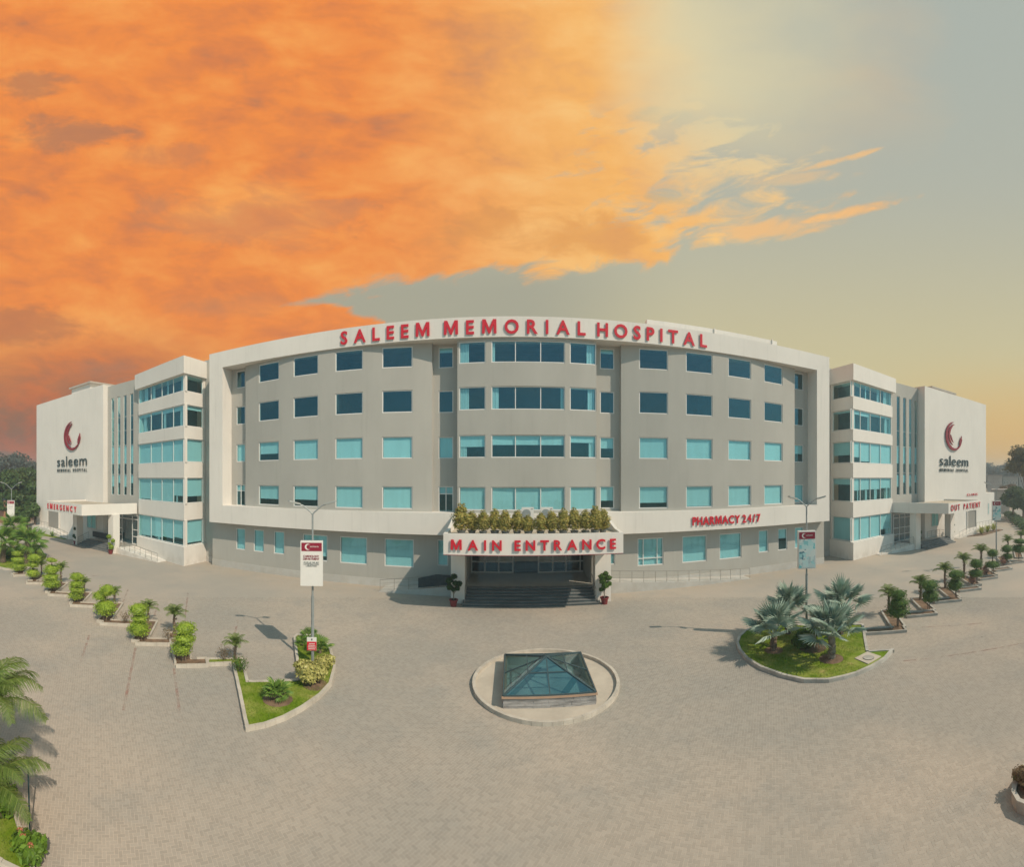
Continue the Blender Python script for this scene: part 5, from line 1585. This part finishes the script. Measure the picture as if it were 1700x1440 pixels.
# ------------------------------------------------------------------ lamp posts with light boxes
def lamp_post(label, base, zj, zhead, box, side, panel, arm=.75, lr=(1, 1), rz=None, extra=None):
    b = Vector(ground(*base, .1)); face = math.atan2(b.x, b.y)      # boxes face the forecourt centre
    t = thing('lamp_post', label, 'lamp post', (b.x, b.y, 0), -face if rz is None else rz, 'lamp posts in the forecourt')
    m_ = MB(); m_.tube([(0, 0, 0), (0, 0, 3.4)], .075, 12); m_.tube([(0, 0, 3.4), (0, 0, zj)], [.05, .045], 10); m_.lathe([(.16, 0), (.16, .03), (.1, .06), (.09, .12)], 14); m_.build('pole', STEEL, t)
    for s_ in (-1, 1):
        m_ = MB(); m_.tube([(0, 0, zj - .05), (s_ * .08, 0, zj + .05), (s_ * arm * .6, -.05, zj + (zhead - zj) * .75), (s_ * arm, -.12, zhead)], [.04, .035, .03, .028], 8); a_ = m_.build('arm', STEEL, t)
        h = MB(); h.beam((s_ * (arm - .14), -.1, zhead - .03), (s_ * (arm + .38), -.28, zhead + .12), .24, .07); h.build('lamp_head', mat('lamp casing', (.40, .42, .40), .5), a_)
        h = MB(); h.beam((s_ * (arm - .05), -.12, zhead - .055), (s_ * (arm + .3), -.245, zhead + .05), .19, .03); h.build('lens', mat('lamp lens', (.70, .70, .66), .25), a_)
    if box:
        z0, z1, w, dep = box
        m_ = MB(); m_.box(-w / 2 - .03, w / 2 - .03, -.16 - dep / 2, -.16 + dep / 2 + .05, z0, z1); bx_ = m_.build('light_box', SIGNW, t)
        yf = -.16 - dep / 2
        m_ = MB(); m_.box(-w / 2 + .02, w / 2 - .08, yf - .012, yf - .002, z1 - .47, z1 - .07); hd_ = m_.build('sign_header', MAROON, t)
        cm = MB(); cx, cz, R = -.17 * w - .03, z1 - .27, .145
        n = 14; o = [(cx + R * math.cos(a), cz + R * math.sin(a)) for a in [math.radians(50 + 260 * i / n) for i in range(n + 1)]]
        ii = [(cx + .05 + R * .80 * math.cos(a), cz + R * .80 * math.sin(a)) for a in [math.radians(50 + 260 * i / n) for i in range(n + 1)]]
        for i in range(n): cm.quad([(o[i][0], yf - .016, o[i][1]), (o[i + 1][0], yf - .016, o[i + 1][1]), (ii[i + 1][0], yf - .016, ii[i + 1][1]), (ii[i][0], yf - .016, ii[i][1])])
        cm.build('emblem', SIGNW, hd_)
        def txt(s, x0, x1, z, cap, ml, par): lettering(par, s, (x0, yf), (x1, yf), z, cap, ml, .004, .012, 1.0, 'letter', .014)
        txt('saleem', -.10 * w, .28 * w, z1 - .285, .085, SIGNW, hd_)
        if panel == 'cardio':
            tb = bpy.data.objects.new('sign_text', None); COL.objects.link(tb); tb.parent = t
            txt('CARDIOLOGY', -.40 * w, .31 * w, z0 + (z1 - z0) * .645, .10, MAROON, tb); txt('DEPARTMENT', -.40 * w, .32 * w, z0 + (z1 - z0) * .585, .10, MAROON, tb)
            txt('STATE OF THE ART', -.38 * w, .30 * w, z0 + (z1 - z0) * .515, .06, SLATE, tb); txt('CATHETERIZATION', -.38 * w, .30 * w, z0 + (z1 - z0) * .475, .06, SLATE, tb); txt('LABORATORY', -.28 * w, .22 * w, z0 + (z1 - z0) * .435, .06, SLATE, tb)
        elif panel == 'poster':
            m_ = MB(); m_.box(-w / 2 + .02, w / 2 - .08, yf - .010, yf - .002, z0 + .06, z1 - .50); m_.build('poster', POSTER, t)
        else:
            tb = bpy.data.objects.new('sign_text', None); COL.objects.link(tb); tb.parent = t
            for k in range(3): m_ = MB(); m_.box(-.36 * w, .30 * w, yf - .008, yf - .002, z1 - .72 - .22 * k, z1 - .68 - .22 * k); m_.build('text_line', STEEL, tb)
    if extra: extra(t)
    return t


def notice(t):
    m_ = MB(); m_.box(-.27, .20, -.125, -.095, .78, 1.42); pl_ = m_.build('notice_plate', SIGNW, t)
    m_ = MB(); m_.box(-.265, .195, -.133, -.127, .79, 1.21); m_.build('notice_print', RED, pl_)
    for k, (a, b) in enumerate(((-.17, .12), (-.20, .14), (-.22, .16), (-.2, .14))):
        m_ = MB(); m_.box(a, b, -.138, -.134, 1.10 - .085 * k, 1.13 - .085 * k); m_.build('text_line', SIGNW, pl_)
    m_ = MB(); m_.box(-.06, .0, -.136, -.127, 1.28, 1.36); m_.build('emblem', SLATE, pl_)


lamp_post('lamp post with the CARDIOLOGY DEPARTMENT light box on the left traffic island', (519, 1102), 7.42, 7.92, (3.95, 6.10, 1.08, .26), 1, 'cardio', extra=notice, rz=.40)
lamp_post('lamp post with a blue picture light box on the teardrop island', (1339, 1045), 7.45, 7.93, (3.78, 6.0, 1.06, .26), 1, 'poster', rz=-.45)
lamp_post('far lamp post with a blue picture light box among the right planters', (1654, 934), 7.85, 8.5, (4.6, 6.65, .95, .26), 1, 'poster', .95, rz=-.85)
g_ = (-56.5, 24.3)
lamp_post('far lamp post with a white light box at the left edge behind the fan palms', (19, 792 + 9.1 * F / math.hypot(*g_)), 7.45, 8.35, (3.35, 5.85, 1.05, .3), 1, 'plain', 1.2, rz=.9)

# ------------------------------------------------------------------ far left planting by the emergency drive
lw = fix_ccw(gz([(-30, 935), (-30, 912), (20, 909), (62, 912), (80, 921), (78, 928), (66, 936), (40, 943), (10, 944)], ZK))
il = thing('lawn_island', 'kerbed lawn with fan palms at the left edge', 'lawn')
kerb_ring(il, lw, .14, ZK, .7, KERBR); flat(inset(lw, .145), ZL, 0, 'lawn', LAWN, il); blades(inset(lw, .145), ZL, 5000, il, (), 5)
for px, h, s_, sd, lab in (((45, 936), 2.0, 1.12, 90, 'sturdy green fan palm nearest the tiered topiaries on the left lawn'), ((5, 934), 2.0, 1.1, 91, 'green fan palm cut by the left edge of the picture'), ((21, 917), 2.6, 1.15, 92, 'darker fan palm behind, standing under the white light box'), ((57, 927), 1.8, .95, 93, 'smaller fan palm behind the sturdy one on the left lawn')):
    palm('green_fan_palm', lab, 'palm', ground(*px, ZL), h, .30, .20, FAN_G, 15, (-.5, 1.25), 'fan palms on the left lawn', s_, BARK, sd, .35, 'fan_leaf')
for px, lab in (((13, 927), 'dark clipped shrub between the fan palm trunks'), ((30, 925), 'dark shrub right of the middle fan palm trunk')):
    shrub('dark_shrub', lab, 'shrub', ground(*px, ZL), [((0, 0, .6), (.8, .7, .6), 700)], .1, L_TOPD, 'dark shrubs on the left lawn', len(lab) % 9)
bed = fix_ccw([(-54.5, 32.4), (-67, 32.3), (-68.5, 30.6), (-62, 30.8)])
fb = thing('flower_bed', 'narrow green bed along the handrail of the emergency wing', 'flower bed')
flat(bed, .10, -.02, 'lawn', LAWN, fb)
for (x, y), lab in (((-64.8, 31.5), 'first tuft in the emergency bed, darkest and farthest left'), ((-61.5, 31.6), 'largest tuft in the middle of the emergency bed'), ((-58, 32.0), 'third tuft in the emergency bed nearest the handrail foot')):
    t = thing('yucca', lab, 'yucca', (x, y, .1), 0, 'tufts in the emergency bed'); r = random.Random(int(x * 10)); T = []
    for k in range(46):
        a = r.uniform(0, 6.28); e = r.uniform(.35, 1.45); l = r.uniform(.7, 1.15); d = Vector((math.cos(a) * math.cos(e), math.sin(a) * math.cos(e), math.sin(e))); w = Vector((-math.sin(a), math.cos(a), 0)) * .045
        T.append([tuple(-w), tuple(w), tuple(d * l * .6 + w * .8), tuple(d * l * .6 - w * .8)]); T.append([tuple(d * l * .6 - w * .8), tuple(d * l * .6 + w * .8), tuple(d * l + w * .1 - Vector((0, 0, .1))), tuple(d * l - w * .1 - Vector((0, 0, .1)))])
    part('foliage', np_mesh('foliage', np.array(T), 4, L_FAN), t)
bed = fix_ccw([(57.5, 32.9), (67.8, 32.9), (67.8, 31.6), (60, 31.4)])
fb = thing('flower_bed', 'narrow soil bed along the handrail of the outpatient wing', 'flower bed')
flat(bed, .10, -.02, 'soil_bed', SOIL, fb)
for (x, y), lab in (((60.9, 32.2), 'yellow green yucca nearest the outpatient steps'), ((63.2, 32.3), 'yellow green yucca in the middle of the outpatient bed'), ((65.6, 32.4), 'yellow green yucca farthest along the outpatient bed')):
    t = thing('yucca', lab, 'yucca', (x, y, .1), 0, 'yuccas in the outpatient bed'); r = random.Random(int(x * 10)); T = []
    for k in range(40):
        a = r.uniform(0, 6.28); e = r.uniform(.5, 1.45); l = r.uniform(1.2, 1.75); d = Vector((math.cos(a) * math.cos(e), math.sin(a) * math.cos(e), math.sin(e))); w = Vector((-math.sin(a), math.cos(a), 0)) * .06
        T.append([tuple(-w), tuple(w), tuple(d * l * .6 + w), tuple(d * l * .6 - w)]); T.append([tuple(d * l * .6 - w), tuple(d * l * .6 + w), tuple(d * l + w * .1 - Vector((0, 0, .12))), tuple(d * l - w * .1 - Vector((0, 0, .12)))])
    part('foliage', np_mesh('foliage', np.array(T), 4, L_YUC), t)

# ------------------------------------------------------------------ foreground corners
fl = [(-14, 5.4), ground(2, 1325)[:2], ground(28, 1352)[:2], ground(44, 1405)[:2], ground(66, 1470)[:2], (-13, 1.0)]
fl = fix_ccw(fl); fi = thing('corner_lawn', 'lawn corner with feather palms at the bottom left', 'lawn')
kerb_ring(fi, fl, .12, .1, .5, KERBR); flat(inset(fl, .12), .07, 0, 'lawn', LAWN, fi); blades(inset(fl, .12), .07, 5000, fi, (), 9)
palm('feather_palm', 'tall arching feather palm at the left edge, its fronds hanging over the paving', 'palm', (-11.85, 4.35, .07), 2.45, .13, .10, FR_L, 20, (.05, .75), 'feather palms at the bottom left', .92, BARKG, 104)
palm('feather_palm', 'lower feather palm at the bottom left behind the flowering shrub', 'palm', (-10.62, 3.85, .07), 1.05, .12, .09, FR_L, 15, (.1, .8), 'feather palms at the bottom left', .80, BARKG, 105)
m_ = MB(); a_ = ground(50, 1392, .05); m_.tube([(a_[0], a_[1], 0), (a_[0] - .72, a_[1] + .28, 1.55)], .022, 8)
tag(m_.build('support_stake', mat('dark green stake', (.015, .045, .05), .5)), 'dark green support stake leaning from the feather palm', 'stake')
q = ground(50, 1432, .07)
t = shrub('flowering_shrub', 'leafy shrub with coral blossoms at the bottom left corner', 'shrub', q, [((0, 0, .32), (.36, .36, .3), 420), ((-.24, -.1, .34), (.28, .28, .26), 260), ((.1, .16, .42), (.22, .22, .22), 200)], .072, L_IXO, None, 12)
fm_ = np_mesh('blossom', leaves((0, 0, 0), (.075, .075, .05), 46, .022, .5, seed=3), 4, FLOWER)
for x, y, z in ((-.1, -.14, .60), (.16, -.06, .56), (-.36, -.1, .54)): part('blossom', fm_, t, (x, y, z))
q = ground(12, 1330, .07)
shrub('leafy_shrub', 'bright leafy shrub at the foot of the left feather palm', 'shrub', (-10.75, 4.45, .07), [((0, 0, .5), (.36, .36, .45), 520)], .075, L_IXO, None, 13)
# right edge planter
rp_px = [(1679, 1322), (1681, 1310), (1690, 1290), (1708, 1262), (1764, 1262), (1764, 1362), (1708, 1346), (1688, 1338)]
rp_ = fix_ccw(gz(rp_px, .2)); re = thing('edge_planter', 'curved concrete planter with a dry shrub cut by the right edge', 'planter')
kerb_ring(re, rp_, .13, .34, .4, KERB); flat(inset(rp_, .13), .26, 0, 'soil_bed', SOIL, re)
shrub('dry_bush', 'brown and olive shrub in the curved planter at the right edge', 'shrub', ground(1709, 1306, .26), [((0, 0, .22), (.36, .36, .22), 420), ((.1, .3, .22), (.32, .32, .2), 260)], .06, L_DRY, None, 14)

# ------------------------------------------------------------------ surroundings
def tree(label, loc, h, rad, matl, group, seed, lobes=9, leaf=.30, n=420, trunk=.3, nm='tree'):
    t = thing(nm, label, 'tree', loc, 0, group); r = random.Random(seed)
    m_ = MB(); m_.tube([(0, 0, -.1), (.1, .05, h * .3), (.05, -.1, h * .55)], [trunk, trunk * .7, trunk * .5], 8)
    cl = []
    for k in range(lobes):
        a = k * 2.4 + r.uniform(-.3, .3); q = rad * r.uniform(.25, .68); z = h * r.uniform(.42, .86); s_ = rad * r.uniform(.36, .56)
        cl.append(((math.cos(a) * q, math.sin(a) * q, z), (s_, s_, s_ * .78), n)); m_.tube([(.05, 0, h * .32), (math.cos(a) * q * .6, math.sin(a) * q * .6, z * .85), (math.cos(a) * q, math.sin(a) * q, z)], [trunk * .4, trunk * .22, .04], 6)
    m_.build('trunk', BARK, t)
    part('crown', foliage('crown', cl, leaf, matl, 1, seed, .62), t)
    return t


GT = 'trees beyond the emergency wing'
for i, (px, r_, h, rad, lab) in enumerate([
    (52, 92, 9.0, 4.2, 'dense tree against the left end of the emergency wing'), (32, 96, 11.0, 5.2, 'broad tree left of the emergency wing, behind the light box'),
    (8, 100, 11.6, 5.6, 'wide tree at the left edge above the red wall'), (-22, 98, 11, 5.5, 'tree mostly outside the left edge'), (44, 74, 5.0, 2.2, 'young tree beside the end wall of the emergency wing'),
    (58, 80, 6.0, 2.4, 'small tree tucked at the corner of the emergency wing'), (18, 86, 7.2, 3.4, 'round tree behind the far left lamp post'), (40, 110, 12.5, 5.4, 'tall tree behind the dense row left of the emergency wing')]):
    a = az(px); tree(lab, (r_ * math.sin(a), r_ * math.cos(a), 0), h, rad, L_TREE, GT, 200 + i, 10, .34, 380)
for i, (px, r_, h, rad, lab) in enumerate([(20, 165, 18, 9, 'large hazy tree far off at the left'), (36, 180, 16, 8, 'hazy tree far off left of the emergency wing'), (-6, 175, 16, 9, 'hazy tree far off at the left edge'), (58, 190, 15, 7, 'hazy tree far off against the emergency wing corner')]):
    a = az(px); tree(lab, (r_ * math.sin(a), r_ * math.cos(a), 0), h, rad, L_TREE_HAZED, 'far trees on the left', 230 + i, 10, .6, 320)
wa = Vector((108 * math.sin(az(-40)), 108 * math.cos(az(-40)))); wb = Vector((84 * math.sin(az(8)), 84 * math.cos(az(8))))
bw_ = thing('boundary_wall', 'red boundary wall with dark coping at the left edge', 'wall')
m_ = MB(); dd = (wb - wa).normalized(); nn = Vector((-dd.y, dd.x)) * .15; m_.prism([tuple(wa - nn), tuple(wb - nn), tuple(wb + nn), tuple(wa + nn)], -.02, 4.6); m_.build('wall_face', BRICKW, bw_)
m_ = MB(); nn *= 2; m_.prism([tuple(wa - nn), tuple(wb - nn), tuple(wb + nn), tuple(wa + nn)], 4.601, 5.0); m_.build('coping', SLATE, bw_)
m_ = MB(); m_.box(-77, -67.5, 40, 40.3, -.02, 4.2); tag(m_.build('boundary_wall', GREY), 'pale wall beside the emergency wing corner', 'wall')


def house(label, px0, px1, r_, z1, nwin, storeys, group, matl=FARW, z0=0):
    a0, a1 = az(px0), az(px1); A_ = Vector((r_ * math.sin(a0), r_ * math.cos(a0))); B_ = Vector((r_ * math.sin(a1), r_ * math.cos(a1))); d = (B_ - A_); L = d.length; d /= L; n = Vector((-d.y, d.x))
    if n.dot(A_) < 0: n = -n
    t = thing('far_house', label, 'house', (0, 0, 0), 0, group)
    m_ = MB(); m_.prism([tuple(A_), tuple(B_), tuple(B_ + n * 9), tuple(A_ + n * 9)], z0 - .02, z1); m_.build('wall', matl, t)
    m_ = MB(); e = d * .4; m_.prism([tuple(A_ - e - n * .4), tuple(B_ + e - n * .4), tuple(B_ + e + n * 9.4), tuple(A_ - e + n * 9.4)], z1 + .001, z1 + .4); m_.build('roof', FARR, t)
    for k in range(storeys):
        for i in range(nwin):
            c = A_ + d * (L * (i + .5) / nwin); zc = z0 + (z1 - z0) * (k + .5) / storeys; w = L / nwin * .22
            m_ = MB(); m_.prism([tuple(c - d * w - n * .05), tuple(c + d * w - n * .05), tuple(c + d * w - n * .004), tuple(c - d * w - n * .004)], zc - .7, zc + .7); f_ = m_.build('window', ALU, t)
            m_ = MB(); w -= .12; m_.prism([tuple(c - d * w - n * .07), tuple(c + d * w - n * .07), tuple(c + d * w - n * .052), tuple(c - d * w - n * .052)], zc - .58, zc + .58); m_.build('pane', SLATE, f_)
    return t


GH = 'houses beyond the outpatient wing'
house('pale two storey house far beyond the outpatient wing', 1639, 1664, 168, 9.6, 6, 2, GH)
house('second pale house far right of the outpatient wing', 1665, 1690, 176, 9.0, 5, 2, GH)
house('low white gate building right of the outpatient wing', 1648, 1676, 108, 5.6, 3, 1, GH)
house('house cut by the right edge far beyond the hedge', 1692, 1716, 185, 10, 4, 2, GH)
for i, (px, r_, h, rad, ml, lab) in enumerate([
    (1682, 96, 7.4, 3.0, L_TREE, 'leafy tree beside the low white gate building'), (1699, 92, 7.0, 3.0, L_TREE, 'leafy tree at the right edge by the hedge'), (1671, 122, 7.5, 2.6, L_DRY, 'thin brownish tree behind the gate building')]):
    a = az(px); tree(lab, (r_ * math.sin(a), r_ * math.cos(a), 0), h, rad, ml, 'trees beyond the outpatient wing', 250 + i, 9, .30, 380)
for i, px in enumerate((1634, 1643, 1655, 1668, 1683, 1697, 1712)):
    a = az(px); r_ = 215 + 12 * (i % 3); lab = 'hazy tree on the right skyline, %s from the outpatient wing' % ordn[i]
    tree(lab, (r_ * math.sin(a), r_ * math.cos(a), 0), 12.5 + 3 * (i % 2), 8.5, L_TREE_HAZED, 'far trees on the right', 260 + i, 10, .7, 300)
a = az(1703); t_ = tree('tall dark tree rising above the skyline at the right edge', (88 * math.sin(a), 88 * math.cos(a), 0), 17.2, 4.6, leaf_mat('umber tree leaf', (.06, .06, .02), (.15, .13, .04)), None, 280, 7, .28, 520, .25)
hd_ = MB()
hedge_a = Vector((100 * math.sin(az(1676)), 100 * math.cos(az(1676)))); hedge_b = Vector((70 * math.sin(az(1712)), 70 * math.cos(az(1712))))
cl = [((*hedge_a.lerp(hedge_b, k / 9), .6), (1.7, 1.7, .8), 260) for k in range(10)]
h_ = thing('hedge', 'dark hedge along the road at the right edge', 'hedge'); part('foliage', foliage('foliage', cl, .16, L_TREE, 1, 300, .8), h_)
m_ = MB(); rp1 = [ground(1640, 880)[:2], ground(1704, 884)[:2]]
m_.quad([(68, 40, -.004), (120, 34, -.004), (120, 44, -.004), (74, 60, -.004)]); tag(m_.build('road', mat('access road', (.33, .31, .27), .9, .12, .3)), kind='structure')

# ------------------------------------------------------------------ the hazy air
m_ = MB(); m_.box(-1520, 1520, -1520, 1520, -1.1, 26.5)
hz = bpy.data.materials.new('haze'); hz.use_nodes = True
q = NG(hz.node_tree); q.n.remove(q.n['Principled BSDF']); pv = q.new('ShaderNodeVolumePrincipled')
pv.inputs['Color'].default_value = (.74, .88, .98, 1); pv.inputs['Density'].default_value = .0017; pv.inputs['Anisotropy'].default_value = .2
q.l.new(pv.outputs[0], q.n['Material Output'].inputs['Volume'])
tag(m_.build('haze', hz), kind='stuff')
